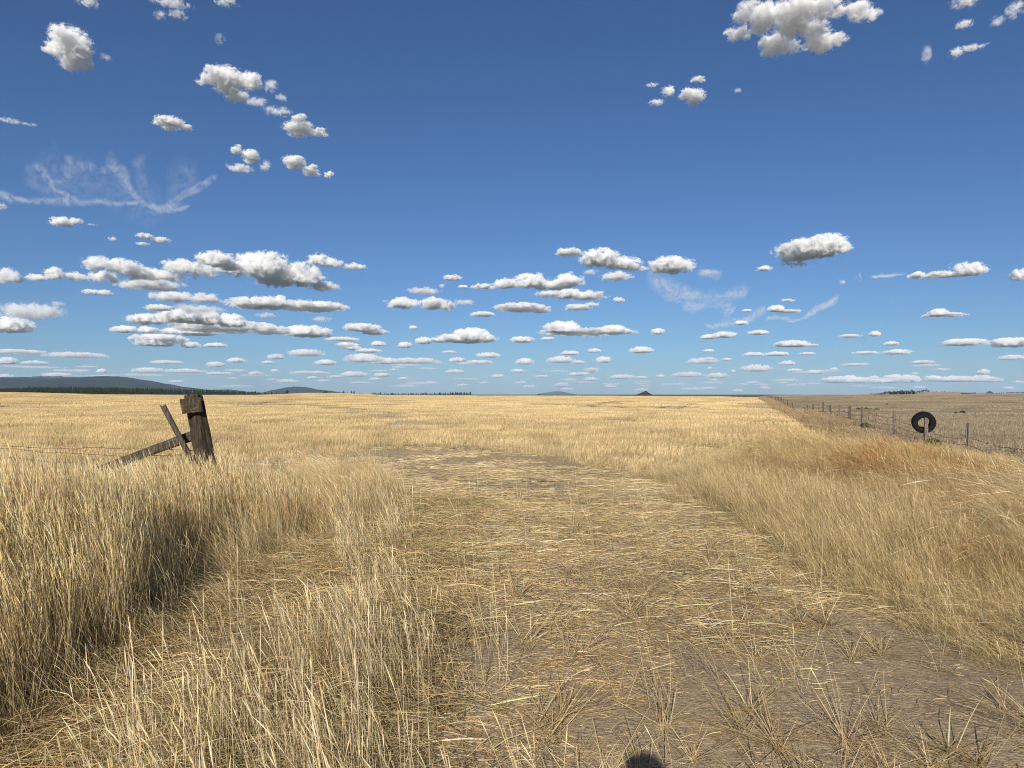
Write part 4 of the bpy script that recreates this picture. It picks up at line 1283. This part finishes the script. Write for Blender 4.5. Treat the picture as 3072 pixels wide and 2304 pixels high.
# leaning stake, a separate stick resting against the brace
st_top = at(489, 1216, GP - .20); st_mid = at(563, 1357, GP - .13)
dirs = (st_mid - st_top); st_bot = st_top + dirs * (1.62 / (st_top.z - st_mid.z))
stake = link('wooden_stake', timber((0, 0, 0), st_top - st_bot, .062, .040, 12.1, seg=34, rings=14, square=4, taper=(.9, 1.0), rough=.12, ends=.012), M_OLDG)
stake.location = st_bot
tag(stake, 'thin grey stake leaning to the left against the brace of the gate post', 'stake')
# wires running off to the left from the post
wpaths = [[(-420, 1336), (-60, 1336), (231, 1347), (252, 1343), (434, 1347), (570, 1350), (600, 1352)],
          [(-420, 1332), (0, 1344), (145, 1357), (362, 1369), (480, 1367), (600, 1366)],
          [(-420, 1370), (0, 1375), (83, 1378), (217, 1390), (400, 1398), (600, 1400)],
          [(480, 1374), (510, 1366), (545, 1364), (572, 1368), (600, 1372)]]
wires = empty('barbed_wire_fence', (at(0, 1360, GP).x, GP, 0))
tag(wires, 'slack rusty barbed wires running left from the leaning gate post through the grass', 'wire fence')
for i, w_ in enumerate(wpaths):
    pts = [at(X, Y, GP + .02 + .03 * i) - wires.location for X, Y in w_]
    part('wire', barbed(pts, .0032, seed=i * 3.1, sag_noise=.008), m_wire, wires)
# the next post of that fence stands outside the frame to the left and carries the wires
fp = timber(Vector((-10.0, GP, -.2)) - wires.location, Vector((-10.05, GP, 1.15)) - wires.location, .12, .12, 21., rough=.08)
part('post', fp, M_POSTD, wires)

# --- right-hand wire fence ----------------------------------------------------
fence = empty('wire_fence', (FENCE_K * 27.7 + FENCE_C, 27.7, float(terrain(FENCE_K * 27.7 + FENCE_C, 27.7))))
tag(fence, 'old post and wire fence with sagging wires running away between the two fields', 'wire fence')
fl = fence.location
# X of the post, row of its top, width, sideways lean, kind
POSTS = [(None, 12.6, .11, 0, 'w'), (2906, 1268, .085, .02, 'w'), (2684, 1232, .08, .0, 'w'), (2586.5, 1221, .13, .0, 'w'), (2549, 1218, .13, .01, 'd'), (2518.5, 1214, .05, 0, 's'),
         (2491, 1214.5, .12, -.03, 'd'), (2469.7, 1207, .11, 0, 'd'), (2439, 1212, .10, 0, 'd'), (2422, 1216, .12, -.06, 'd'), (2411.5, 1222, .12, 0, 'd'), (2395, 1213, .05, 0, 's'),
         (2377, 1208, .13, -.08, 'd'), (2363, 1200.7, .14, 0, 'd'), (2349.7, 1196, .14, 0, 'd'), (2344.6, 1194, .14, .02, 'd'), (2340.5, 1190.5, .15, -.04, 'd'), (2335.4, 1191.5, .15, 0, 'd'),
         (2331, 1189.5, .16, 0, 'd'), (2326, 1189.5, .16, 0, 'd'), (2316, 1185.4, .18, -.04, 'd'), (2311, 1186.4, .2, .0, 'd'), (2307, 1186, .2, -.05, 'd'), (2303, 1189.5, .2, 0, 'd')]
tops = []
for i, (X, Yt, w_, ln, kd) in enumerate(POSTS):
    if X is None:
        y = Yt; zt = .95
    else:
        y = FENCE_C * F / (X - 1536 - F * FENCE_K); zt = EYE - (Yt - HOR) / F * y
    x = FENCE_K * y + FENCE_C
    zg = float(terrain(x, y))
    zt = max(zt, zg + .55)
    p0 = Vector((x - ln * 1.0, y, zg - .15)); p1 = Vector((x + ln * .5, y, zt))
    if kd == 's':
        me = tube([[p0 - fl, p1 - fl]], .018, 6)
        part('steel_stake', me, m_steel, fence)
    else:
        me = timber(p0 - fl, p1 - fl, w_ * 1.0, w_ * .85, 30 + i * 2.3, seg=14, rings=10, square=3, taper=(1.05, .95), rough=.12)
        part('post', me, M_POSTW if kd == 'w' else M_POSTD, fence)
    tops.append((y, x, zg, zt))
    if i in (1, 2):
        me = tube([[Vector((x - .10, y - .03, zg - .1)) - fl, Vector((x - .085, y - .03, zt - .02)) - fl]], .013, 6)
        part('steel_stake', me, m_steel, fence)
# the tyre's post
TX, TYY = 2776.0, 1252.0
ty_y = FENCE_C * F / (TX - 1536 - F * FENCE_K)
tp = Vector((FENCE_K * ty_y + FENCE_C, ty_y, 0))
tzg = float(terrain(tp.x, tp.y)); tzt = EYE - (TYY - HOR) / F * ty_y
part('post', timber(Vector((tp.x, tp.y, tzg - .15)) - fl, Vector((tp.x + .02, tp.y, tzt)) - fl, .115, .10, 91., seg=20, rings=12, square=3.5, taper=(1.05, .92), rough=.09), M_POSTW, fence)
tops.append((tp.y, tp.x, tzg, tzt)); tops.sort()
# heights of the strands above the ground at each post (near ones hang low)
levels = {0: (.42, .30, .18), 1: (.46, .26, .10), 2: (.42, .22, .08)}
for s_i, frac in enumerate((.92, .62, .34)):
    pts = []
    for i, (y, x, zg, zt) in enumerate(tops):
        lv = frac * (zt - zg)
        if i <= 2: lv = (.50, .30, .14)[s_i] + (.04 if i == 2 else 0)
        elif i == 3: lv = (.66, .40, .2)[s_i]
        pts.append(Vector((x - .06, y - .05, zg + lv)))
        if i + 1 < len(tops):
            y2, x2, zg2, zt2 = tops[i + 1]
            n = 5
            lv2 = frac * (zt2 - zg2)
            if i + 1 <= 2: lv2 = (.50, .30, .14)[s_i] + (.04 if i + 1 == 2 else 0)
            elif i + 1 == 3: lv2 = (.66, .40, .2)[s_i]
            for k in range(1, n):
                u = k / n
                g = zg + (zg2 - zg) * u; l_ = lv + (lv2 - lv) * u
                pts.append(Vector((x + (x2 - x) * u - .06, y + (y2 - y) * u - .05, g + l_ - .10 * 4 * u * (1 - u) * (1 + .5 * math.sin(i * 2.1 + s_i)))))
    part('wire', barbed([p - fl for p in pts[:40]], .0055, step=.3, sag_noise=.02, seed=s_i * 5.0), m_wire, fence)
    part('wire', tube([[p - fl for p in pts[39:]]], .011, 4), m_wire, fence)
# twisted wire stays between the strands
stays = []
rs = random.Random(8)
yy_ = 15.0
while yy_ < 75:
    x = FENCE_K * yy_ + FENCE_C - .06
    zg = float(terrain(x, yy_))
    near_low = yy_ < 24
    h_ = .48 if near_low else .80
    l_ = rs.uniform(-.12, .12)
    part('stay', tube([[Vector((x + l_, yy_, zg + .02)) - fl, Vector((x - l_ * .3, yy_, zg + h_)) - fl]], .006 if yy_ < 30 else .010, 5), m_wire, fence)
    yy_ += rs.uniform(1.6, 3.0) * (1 if yy_ < 40 else 1.8)

# --- tyre hung over the fence post ---------------------------------------------
m_tyre, t, out = new_mat('black rubber')
principled(t, out, t.mix(t.noise(t.coord('Object'), 14, 4, .6), (.005, .005, .006, 1), (.012, .012, .012, 1)), .85, t.noise(t.coord('Object'), 60, 3), .25, .003, spec=.15)
TR = .40
bm = bmesh.new()
prof = [(.205, .085), (.235, .118), (.29, .132), (.345, .126), (.372, .112), (.383, .08), (.388, .0)]
prof = prof + [(r_, -w_) for r_, w_ in prof[-2::-1]] + [(.215, -.070), (.25, -.095), (.30, -.108), (.345, -.10), (.365, -.06), (.368, 0), (.365, .06), (.345, .10), (.30, .108), (.25, .095), (.215, .070)]
NS = 96
rows = []
for i in range(NS):
    a = 2 * math.pi * i / NS
    rows.append([bm.verts.new((r_ * math.cos(a), w_, r_ * math.sin(a))) for r_, w_ in prof])
for i in range(NS):
    for j in range(len(prof)):
        bm.faces.new((rows[i][j], rows[(i + 1) % NS][j], rows[(i + 1) % NS][(j + 1) % len(prof)], rows[i][(j + 1) % len(prof)]))
NB = 34
for i in range(NB):
    a = 2 * math.pi * i / NB
    for lane, (w0, w1) in enumerate(((-.128, -.075), (-.055, -.008), (.008, .055), (.075, .128))):
        a2 = a + (.5 if lane % 2 else 0) * 2 * math.pi / NB
        r0 = .372 if lane in (0, 3) else .380; r1 = .403 if lane in (0, 3) else .408
        da = 2 * math.pi / NB * .34
        vs = []
        for (rr_, dd) in ((r0, da), (r1, da * .85)):
            for (s1, ww) in ((-1, w0), (1, w0), (1, w1), (-1, w1)):
                ang = a2 + s1 * dd + (ww * .5)
                vs.append(bm.verts.new((rr_ * math.cos(ang), ww, rr_ * math.sin(ang))))
        for f in ((0, 1, 2, 3), (4, 7, 6, 5), (0, 4, 5, 1), (1, 5, 6, 2), (2, 6, 7, 3), (3, 7, 4, 0)):
            bm.faces.new([vs[q] for q in f])
    # shoulder lugs on both side walls
    for sgn in (-1, 1):
        vs = []
        for (rr_, yy2) in ((.335, .126), (.385, .112), (.395, .134), (.338, .139)):
            for s1 in (-1, 1):
                ang = a + s1 * .035
                vs.append(bm.verts.new((rr_ * math.cos(ang), sgn * yy2, rr_ * math.sin(ang))))
        for f in ((0, 1, 3, 2), (2, 3, 5, 4), (4, 5, 7, 6), (6, 7, 1, 0), (0, 2, 4, 6), (1, 7, 5, 3)):
            bm.faces.new([vs[q] for q in f])
bmesh.ops.recalc_face_normals(bm, faces=bm.faces)
me = bpy.data.meshes.new('tyre'); bm.to_mesh(me); bm.free()
for p in me.polygons: p.use_smooth = False
tyre = link('tyre', me, m_tyre)
tcen = at(2773, 1267.5, ty_y)
tyre.location = (tcen.x + .04, ty_y + .11, tcen.z)
# hung by its upper bead on the post top: upper part in front of the post, lower part behind it
tyre.scale = (.85, .85, .85)
tyre.rotation_euler = (R(15), R(8), R(-16))
tag(tyre, 'big black knobbly tractor tyre hung over the top of a fence post', 'tyre')

# --- conifers --------------------------------------------------------------------
m_con, t, out = new_mat('conifer needles')
oi = t.n.new('ShaderNodeObjectInfo')
c = t.mix(t.noise(t.coord('Object'), .9, 4, .7), (.012, .020, .011, 1), (.040, .052, .024, 1))
hs = t.n.new('ShaderNodeHueSaturation'); t.l.new(c, hs.inputs['Color']); t.l.new(t.mapr(oi.outputs['Random'], 0, 1, .7, 1.3), hs.inputs['Value'])
principled(t, out, hs.outputs[0], 1.0, spec=0)
m_bark, t, out = new_mat('pine bark')
principled(t, out, t.mix(t.noise(t.coord('Object'), 3, 3), (.05, .035, .025, 1), (.12, .085, .06, 1)), .95, spec=0)
m_bush, t, out = new_mat('bush leaves')
principled(t, out, t.mix(t.noise(t.coord('Object'), 6, 4, .7), (.035, .050, .022, 1), (.095, .11, .05, 1)), 1.0, spec=0)


def conifer_mesh(h, w, seed, n=260, ragged=.3, base=.12):
    """needle sprays on whorls: many small drooping faces"""
    rg = random.Random(seed); V = []; Fc = []
    for k in range(n):
        u = rg.random() ** .85
        z = h * (base + (1 - base) * u)
        rmax = w / 2 * (1 - u) ** .8 * (1 + ragged * math.sin(u * 23 + seed) * rg.random()) + .12
        a = rg.uniform(0, 6.283); r0 = rmax * rg.uniform(.0, .35); r1 = rmax * rg.uniform(.65, 1.08)
        wd = (.35 + .55 * (1 - u)) * h / 12; dz = -.18 * (r1 - r0) - .1
        p0 = Vector((math.cos(a) * r0, math.sin(a) * r0, z + .3)); p1 = Vector((math.cos(a) * r1, math.sin(a) * r1, z + dz))
        sd = Vector((-math.sin(a), math.cos(a), rg.uniform(-.6, .6))) * wd
        b = len(V); V += [p0 - sd * .5, p0 + sd * .5, p1 + sd * .45, p1 - sd * .45]; Fc.append([b, b + 1, b + 2, b + 3])
        b = len(V); V += [p0 + Vector((0, 0, .5)), p0 - Vector((0, 0, .6)), p1 - Vector((0, 0, .35)), p1 + Vector((0, 0, .12))]; Fc.append([b, b + 1, b + 2, b + 3])
    b = len(V)
    V += [Vector((.15, 0, h * .9)), Vector((-.15, 0, h * .9)), Vector((0, 0, h * 1.04)), Vector((0, .15, h * .9))]
    Fc += [[b, b + 1, b + 2, b + 3]]
    return V, Fc


con_me = []
for i in range(6):
    V, Fc = conifer_mesh(10, 4.6 + i % 3 * .8, 40 + i, 240, .5)
    con_me.append(mesh_np('crown', [v[:] for v in V], Fc))
pine_me = []
for i in range(3):                       # rounder, gap-toothed ponderosa crowns
    rg = random.Random(70 + i); V = []; Fc = []
    lobes = [Vector((rg.uniform(-1.7, 1.7), rg.uniform(-1.7, 1.7), rg.uniform(4.0, 9))) for _ in range(9)] + [Vector((0, 0, 9.2))]
    for k in range(420):
        c = rg.choice(lobes); q = c + Vector((rg.gauss(0, .62), rg.gauss(0, .62), rg.gauss(0, .5)))
        a = Vector((rg.uniform(-1, 1), rg.uniform(-1, 1), rg.uniform(-.5, .5))).normalized() * .42; b_ = a.cross(Vector((rg.uniform(-1, 1), rg.uniform(-1, 1), 1))).normalized() * .30
        b = len(V); V += [q - a, q + b_, q + a, q - b_]; Fc.append([b, b + 1, b + 2, b + 3])
    pine_me.append(mesh_np('crown', [v[:] for v in V], Fc))
for me in con_me + pine_me: me.materials.append(m_con)
tr_me = tube([[(0, 0, -1), (0.05, 0, 4), (0, 0, 9.2)]], .16, 6); tr_me.name = 'trunk'; tr_me.materials.append(m_bark)


def tree(X, Y0, Ytop, D, kind, label, group, wide=1.0):
    x = (X - 1536) / F * D
    zt = EYE - (Ytop - HOR) / F * D
    zg = float(terrain(x, D))
    h = max(zt - zg, 3.0)
    e = empty('conifer' if kind == 'c' else 'pine_tree', (x, D, zg), random.uniform(0, 6.28))
    e.scale = (h / 10 * wide, h / 10 * wide, h / 10)
    tag(e, label, 'tree', group)
    cr = bpy.data.objects.new('crown', random.choice(con_me if kind == 'c' else pine_me)); col.objects.link(cr); cr.parent = e
    tk = bpy.data.objects.new('trunk', tr_me); col.objects.link(tk); tk.parent = e
    return e


random.seed(21)
# far-off wood at the left: one dark mass of hundreds of conifers
Vs, Fs, nn = [], [], 0
libc = [conifer_mesh(10, 4.8, 140 + i, 70, .4) for i in range(6)]
libn = [(np.array([v[:] for v in V]), np.array(Fc)) for V, Fc in libc]
for k in range(1300):
    X = random.uniform(-160, 800) if random.random() < .8 else random.uniform(-160, 500)
    D = random.uniform(1120, 1500)
    x = (X - 1536) / F * D
    zg = float(terrain(x, D))
    Yt = np.interp(X, [-160, 60, 120, 350, 560, 800], [1167, 1163, 1160.5, 1161.5, 1167, 1175]) + abs(random.gauss(0, 1)) * 2.4
    if random.random() < .06: Yt -= random.uniform(1, 3.5)
    h = max(4, EYE - (Yt - HOR) / F * D - zg)
    V, Fc = libn[k % 6]
    a = random.uniform(0, 6.28); c_, s_ = math.cos(a), math.sin(a)
    q = V * np.array([h / 10 * .95, h / 10 * .95, h / 10]); q = np.stack([q[:, 0] * c_ - q[:, 1] * s_, q[:, 0] * s_ + q[:, 1] * c_, q[:, 2]], -1) + np.array([x, D, zg])
    Vs.append(q); Fs.append(Fc + nn); nn += len(V)
wood = link('forest', mesh_np('forest', np.vstack(Vs), np.vstack(Fs)), m_con)
tag(wood, 'dark conifer wood stretching below the hills at the left', 'forest', kind='stuff')
G1 = 'conifers along the skyline between the hills and the open field'
for X, Yt in [(798, 1176), (806, 1178), (815, 1175), (822, 1179), (829, 1176), (838, 1178), (846, 1179), (852, 1177)]:
    tree(X, 0, Yt, 1200, 'c', 'small dark conifer in the skyline row just left of the lone tall pine', G1)
tree(861, 0, 1172, 900, 'p', 'lone taller dark pine on the crest beside the farm track', G1, 1.2)
for X, Yt in [(868, 1180), (875, 1179), (883, 1180)]:
    tree(X, 0, Yt, 1000, 'c', 'low dark conifer just right of the lone tall pine', G1)
for X, Yt in [(970, 1176), (976, 1173), (981, 1174), (988, 1177), (994, 1178)]:
    tree(X, 0, Yt, 1150, 'p', 'dark pine in the small clump where the track meets the skyline', G1, 1.3)
for X, Yt in [(1030, 1171), (1035, 1174), (1043, 1176), (1051, 1177), (1055, 1171), (1060, 1176), (1063, 1172), (1071, 1178), (1078, 1178), (1083, 1178), (1086, 1179)]:
    tree(X, 0, Yt, 1250, 'c', 'dark conifer in the loose clump right of the pointed blue hill', G1)
X = 1116.0
while X < 1412:
    tree(X, 0, float(np.interp(X, [1116, 1150, 1200, 1300, 1360, 1400, 1412], [1177.5, 1178, 1179, 1179, 1177, 1175.5, 1178])) + random.gauss(0, 1.2), 1300, 'c',
         'dark conifer in the long even row on the skyline right of the hills', 'row of conifers on the skyline')
    X += random.uniform(2.6, 5.0)
tree(1617, 0, 1179, 1100, 'c', 'tiny lone conifer on the skyline at the foot of the pale blue hill', None)
random.seed(31)
for X in np.arange(2612, 2745, 3.0):
    D = 1480 + random.uniform(-40, 30)
    yt = np.interp(X, [2610, 2640, 2680, 2700, 2742], [1182, 1178, 1173.5, 1172, 1171]) + random.gauss(0, .9)
    tree(float(X), 0, float(yt), D, 'c' if random.random() < .6 else 'p', 'dark pine in the long clump climbing the knoll at the right skyline', 'pines on the right-hand knoll')
for X in list(np.arange(2738, 2792, 3.4)):
    tree(float(X), 0, float(np.interp(X, [2735, 2760, 2785, 2792], [1178, 1171, 1169.5, 1174]) + random.gauss(0, .8)), 1500 + random.uniform(-40, 20), 'p', 'dark pine in the tall bunch on top of the knoll', 'pines on the right-hand knoll')
for X in (2798, 2804, 2809):
    tree(float(X), 0, 1176.5 + random.gauss(0, 1), 1450, 'p', 'low dark pine just right of the tall bunch on the knoll', 'pines on the right-hand knoll')
for X in (2817, 2822, 2827, 2833, 2838, 2844, 2850, 2857, 2864):
    tree(float(X), 0, 1173.0 + abs(random.gauss(0, 1.5)), 1560, 'c', 'dark pine in the spaced row along the far side of the knoll', 'pines on the right-hand knoll')
G3 = 'pines at the right end of the skyline'
for X in np.arange(2884, 2926, 3.2):
    tree(float(X), 0, 1181.5 + random.gauss(0, .5), 1300, 'p', 'low bushy tree in the flat clump right of the knoll', G3, 1.6)
for X, yt in ((2960, 1178), (2965, 1174), (2970, 1173), (2976, 1176), (2980, 1178)):
    tree(X, 0, yt, 1250, 'p', 'dark tree in the tallest clump near the right end of the skyline', G3, 1.3)
for X, yt in ((2991, 1180), (2998, 1178), (3004, 1180), (3010, 1179.5)):
    tree(X, 0, yt, 1250, 'p', 'dark tree in the small clump right of the tallest clump', G3, 1.2)
for X in np.arange(3020, 3078, 3.6):
    tree(float(X), 0, 1179.5 + random.gauss(0, .8), 1250, 'p', 'dark tree in the last clump at the right end of the skyline', G3, 1.2)

# --- dark conical heap on the skyline -------------------------------------------
m_heap, t, out = new_mat('dark spoil')
principled(t, out, t.mix(t.noise(t.coord('Object'), .35, 5, .7), (.022, .020, .019, 1), (.055, .049, .044, 1)), 1.0, spec=0)
HD = 1300.0
V, Fc = [], []
hx = (1937 - 1536) / F * HD; hz = float(terrain(hx, HD))
hh_ = EYE - (1171.5 - HOR) / F * HD - hz
NR, NA = 14, 48
for i in range(NR + 1):
    for j in range(NA):
        a = 2 * math.pi * j / NA; u = i / NR
        r_ = u * 13.5 * (1 + .45 * (1 if math.cos(a) < 0 else 0) * abs(math.cos(a)) * u)
        n_ = mnoise.noise(Vector((math.cos(a) * 2, math.sin(a) * 2, u * 3)))
        V.append((r_ * math.cos(a) * (1 + .1 * n_), r_ * math.sin(a), hh_ * ((1 - u) ** 1.05) * (1 + .1 * n_) - .5))
for i in range(NR):
    for j in range(NA):
        j2 = (j + 1) % NA
        Fc.append([i * NA + j, i * NA + j2, (i + 1) * NA + j2, (i + 1) * NA + j])
heap = link('spoil_heap', mesh_np('spoil_heap', V, Fc), m_heap)
heap.location = (hx, HD, hz)
tag(heap, 'dark pointed heap of earth standing alone on the skyline of the golden field', 'earth heap')


# --- bushes and weeds --------------------------------------------------------------
def bush(name, X, Y, w, h, label, group=None, D=None, mat=None, n=500, leaf=.035, seed=0):
    rg = random.Random(seed + int(X))
    if D is None:
        dd = np.linspace(8, 440, 1500); xx = (X - 1536) / F * dd
        row = HOR + (EYE - terrain(xx, dd)) / dd * F
        D = float(dd[np.argmax(row < Y + .01)])
    x = (X - 1536) / F * D
    W = w / F * D / 2; H = h / F * D
    V, Fc = [], []
    for k in range(n):
        a = rg.uniform(0, 6.283); r_ = W * math.sqrt(rg.random()); top_ = H * (1 - (r_ / W) ** 2) ** .5 * (1 + .25 * math.sin(a * 3 + seed))
        p = Vector((math.cos(a) * r_, math.sin(a) * r_ * .8, max(.01, top_ * rg.random() ** .5)))
        s_ = leaf * rg.uniform(.6, 1.5)
        u_ = Vector((rg.gauss(0, 1), rg.gauss(0, 1), rg.gauss(0, 1))).normalized() * s_
        v_ = u_.cross(Vector((rg.gauss(0, 1), rg.gauss(0, 1), rg.gauss(0, 1)))).normalized() * s_ * .5
        b = len(V); V += [p - u_, p + v_, p + u_, p - v_]; Fc.append([b, b + 1, b + 2, b + 3])
    o = link(name, mesh_np(name, [v[:] for v in V], Fc), mat or m_bush)
    o.location = (x, D, float(terrain(x, D)))
    tag(o, label, 'bush', group)
    return o


BG = 'low green bushes in the grey field'
bush('bush', 2575, 1230, 12, 5, 'small green mound just left of the bushes behind the wooden posts in the grey field', BG, n=500, leaf=.10)
bush('bush', 2598, 1229, 14, 5, 'dark green mound touching the wooden fence post in the grey field', BG, n=500, leaf=.10)
bush('bush', 2612, 1231, 9, 4, 'smallest green mound of the four behind the wooden post', BG, n=400, leaf=.09)
bush('bush', 2631, 1231, 12, 4.5, 'green mound rightmost of the four behind the wooden post', BG, n=500, leaf=.10)
bush('bush', 2866, 1241, 10, 4, 'small green mound beside the larger one in the open grey field', BG, n=400, leaf=.08)
bush('bush', 2888, 1242, 22, 7, 'largest dark green mound out in the open grey field', BG, n=900, leaf=.09)
bush('bush', 2991, 1284, 15, 4.5, 'flat green patch lone in the grey field near the fence wires', BG, n=400, leaf=.05)
bush('bush', 2661, 1214, 5, 3, 'tiny dark mound high in the grey field right of the old fence', BG, n=150, leaf=.12)
bush('bush', 2597, 1281, 34, 11, 'green leafy bush at the foot of the wire fence', None, D=34.5, n=1500, leaf=.05)
bush('bush', 2494, 1308, 26, 16, 'low grey green bush among dry weeds beside the stubble', None, D=29, n=700, leaf=.04)
bush('bush', 2800, 1342, 62, 26, 'dark green weeds sprawling at the foot of the post with the tyre', None, D=21.0, n=1800, leaf=.030)
bush('bush', 2832, 1368, 40, 22, 'dark green weed patch in front of the sprawling weeds near the tyre', None, D=18.2, n=1000, leaf=.028)


# --- the photographer, behind the camera; only the shadow reaches the picture -------------
m_skin, t, out = new_mat('skin'); principled(t, out, (.45, .28, .20), .6)
m_shirt, t, out = new_mat('grey shirt'); principled(t, out, t.mix(t.noise(t.coord('Object'), 60, 3), (.16, .17, .19, 1), (.22, .23, .25, 1)), .9)
m_jean, t, out = new_mat('blue jeans'); principled(t, out, t.mix(t.noise(t.coord('Object'), 80, 3), (.03, .045, .09, 1), (.06, .08, .14, 1)), .9)
m_hat, t, out = new_mat('cap cloth'); principled(t, out, (.05, .05, .055), .9)
m_phone, t, out = new_mat('phone glass'); principled(t, out, (.02, .02, .022), .25)
def skin_mesh(chains, name, levels=2):
    """chains: list of [(point, radius), ...]; the first point of a later chain may repeat an earlier point to join it"""
    vs, rs_, ed, idx = [], [], [], {}
    for ch in chains:
        prev = None
        for p, r_ in ch:
            k = tuple(round(c, 4) for c in p)
            if k not in idx:
                idx[k] = len(vs); vs.append(p); rs_.append(r_)
            if prev is not None and (prev, idx[k]) not in ed: ed.append((prev, idx[k]))
            prev = idx[k]
    me = bpy.data.meshes.new(name); me.from_pydata(vs, ed, [])
    o = bpy.data.objects.new(name, me); col.objects.link(o)
    md = o.modifiers.new('skin', 'SKIN'); md.use_smooth_shade = True
    for i, r_ in enumerate(rs_):
        rr_ = r_ if isinstance(r_, tuple) else (r_, r_)
        me.skin_vertices[0].data[i].radius = rr_
    me.skin_vertices[0].data[0].use_root = True
    sb = o.modifiers.new('sub', 'SUBSURF'); sb.levels = levels; sb.render_levels = levels
    dg = bpy.context.evaluated_depsgraph_get()
    out_me = bpy.data.meshes.new_from_object(o.evaluated_get(dg))
    out_me.name = name
    bpy.data.objects.remove(o)
    for p in out_me.polygons: p.use_smooth = True
    return out_me


PX, PY = .06, -.56
per = empty('person', (PX, PY, float(terrain(PX, PY))))
tag(per, 'photographer in grey shirt and dark cap whose head casts the shadow at the bottom edge', 'person')
body = [
    [((0, 0, .98), (.145, .10)), ((0, 0, 1.10), (.135, .095)), ((0, -.005, 1.25), (.15, .10)), ((0, -.01, 1.38), (.155, .095)), ((0, -.005, 1.46), (.075, .07)), ((0, .01, 1.52), (.055, .055)), ((0, .02, 1.60), (.068, .080)), ((0, .025, 1.68), (.076, .094)), ((0, .015, 1.755), (.062, .078))],
    [((0, -.01, 1.38), (.155, .095)), ((-.17, -.01, 1.41), .062), ((-.27, .06, 1.22), .046), ((-.24, .16, 1.22), .042), ((-.11, .32, 1.50), .028), ((-.085, .345, 1.54), .032)],
    [((0, -.01, 1.38), (.155, .095)), ((.17, -.01, 1.41), .062), ((.27, .06, 1.22), .046), ((.25, .16, 1.22), .042), ((.13, .32, 1.50), .028), ((.11, .345, 1.54), .032)],
    [((0, 0, .98), (.145, .10)), ((-.10, 0, .88), .092), ((-.12, .01, .50), .060), ((-.13, -.02, .10), .042), ((-.135, .10, .035), (.045, .03))],
    [((0, 0, .98), (.145, .10)), ((.10, 0, .88), .092), ((.12, .01, .50), .060), ((.14, -.02, .10), .042), ((.15, .10, .035), (.045, .03))]]
part('body', skin_mesh(body, 'body'), m_skin, per)
grow = lambda ch, g: [(p, tuple(q + g for q in (r_ if isinstance(r_, tuple) else (r_, r_)))) for p, r_ in ch]
shirt = [grow(body[0][:4], .014), grow(body[1][:3], .014), grow(body[2][:3], .014)]
part('shirt', skin_mesh(shirt, 'shirt'), m_shirt, per)
part('trousers', skin_mesh([grow([body[0][0]], .012) + grow([((0, 0, 1.03), (.14, .098))], .010), grow(body[3][:4], .014), grow(body[4][:4], .014)], 'trousers'), m_jean, per)
# fingers round the phone, five on each hand
fing = []
for s_ in (-1, 1):
    hx_, hy_, hz_ = s_ * .097, .345, 1.545
    for k, (dz, L_) in enumerate(((.026, .050), (.009, .056), (-.008, .053), (-.024, .042))):
        p = Vector((hx_, hy_ + .010, hz_ + dz))
        fing.append(skin_mesh([[(p[:], .0105), ((p + Vector((-s_ * .008, .026, 0)))[:], .0095), ((p + Vector((-s_ * .026, .034, .002)))[:], .0085), ((p + Vector((-s_ * L_, .028, .003)))[:], .007)]], 'finger', 1))
    p = Vector((hx_, hy_ - .015, hz_ - .012))
    fing.append(skin_mesh([[(p[:], .013), ((p + Vector((-s_ * .020, -.014, .014)))[:], .011), ((p + Vector((-s_ * .042, -.010, .026)))[:], .009)]], 'thumb', 1))
for f_ in fing: part(f_.name.split('.')[0], f_, m_skin, per)


def blob(pieces, name, mat):
    bm = bmesh.new()
    for c, s_, kind in pieces:
        M = Matrix.Translation(c) @ Matrix.Diagonal((*s_, 1))
        if kind == 's': bmesh.ops.create_icosphere(bm, subdivisions=3, radius=1, matrix=M)
        elif kind == 'c': bmesh.ops.create_cone(bm, cap_ends=True, segments=28, radius1=1, radius2=1, depth=2, matrix=M)
        else:
            g = bmesh.ops.create_cube(bm, size=2, matrix=M)
    me = bpy.data.meshes.new(name); bm.to_mesh(me); bm.free()
    for p in me.polygons: p.use_smooth = kind != 'b'
    return part(name, me, mat, per)


blob([((0, .018, 1.755), (.092, .108, .075), 's'), ((0, .12, 1.745), (.075, .075, .008), 'c')], 'cap', m_hat)
blob([((0, .118, 1.655), (.012, .018, .024), 's')], 'nose', m_skin)
for s_ in (-1, 1):
    blob([((s_ * .088, .02, 1.665), (.010, .022, .034), 's')], 'ear', m_skin)
    blob([((s_ * .032, .098, 1.685), (.014, .010, .009), 's')], 'eye', m_phone)
blob([((0, .100, 1.615), (.026, .010, .007), 's')], 'mouth', m_skin)
for s_ in (-1, 1): blob([((s_ * .14, .06, .04), (.052, .145, .055), 's')], 'boot', m_hat)
phone = bmesh.new(); bmesh.ops.create_cube(phone, size=1, matrix=Matrix.Diagonal((.160, .008, .076, 1)))
bmesh.ops.bevel(phone, geom=phone.edges[:], offset=.003, segments=2)
me = bpy.data.meshes.new('phone'); phone.to_mesh(me); phone.free()
ph = link('phone', me, m_phone)
ph.location = (PX, PY + .365, 1.545 + float(terrain(PX, PY)))
tag(ph, 'black phone held sideways in both hands of the photographer', 'phone')
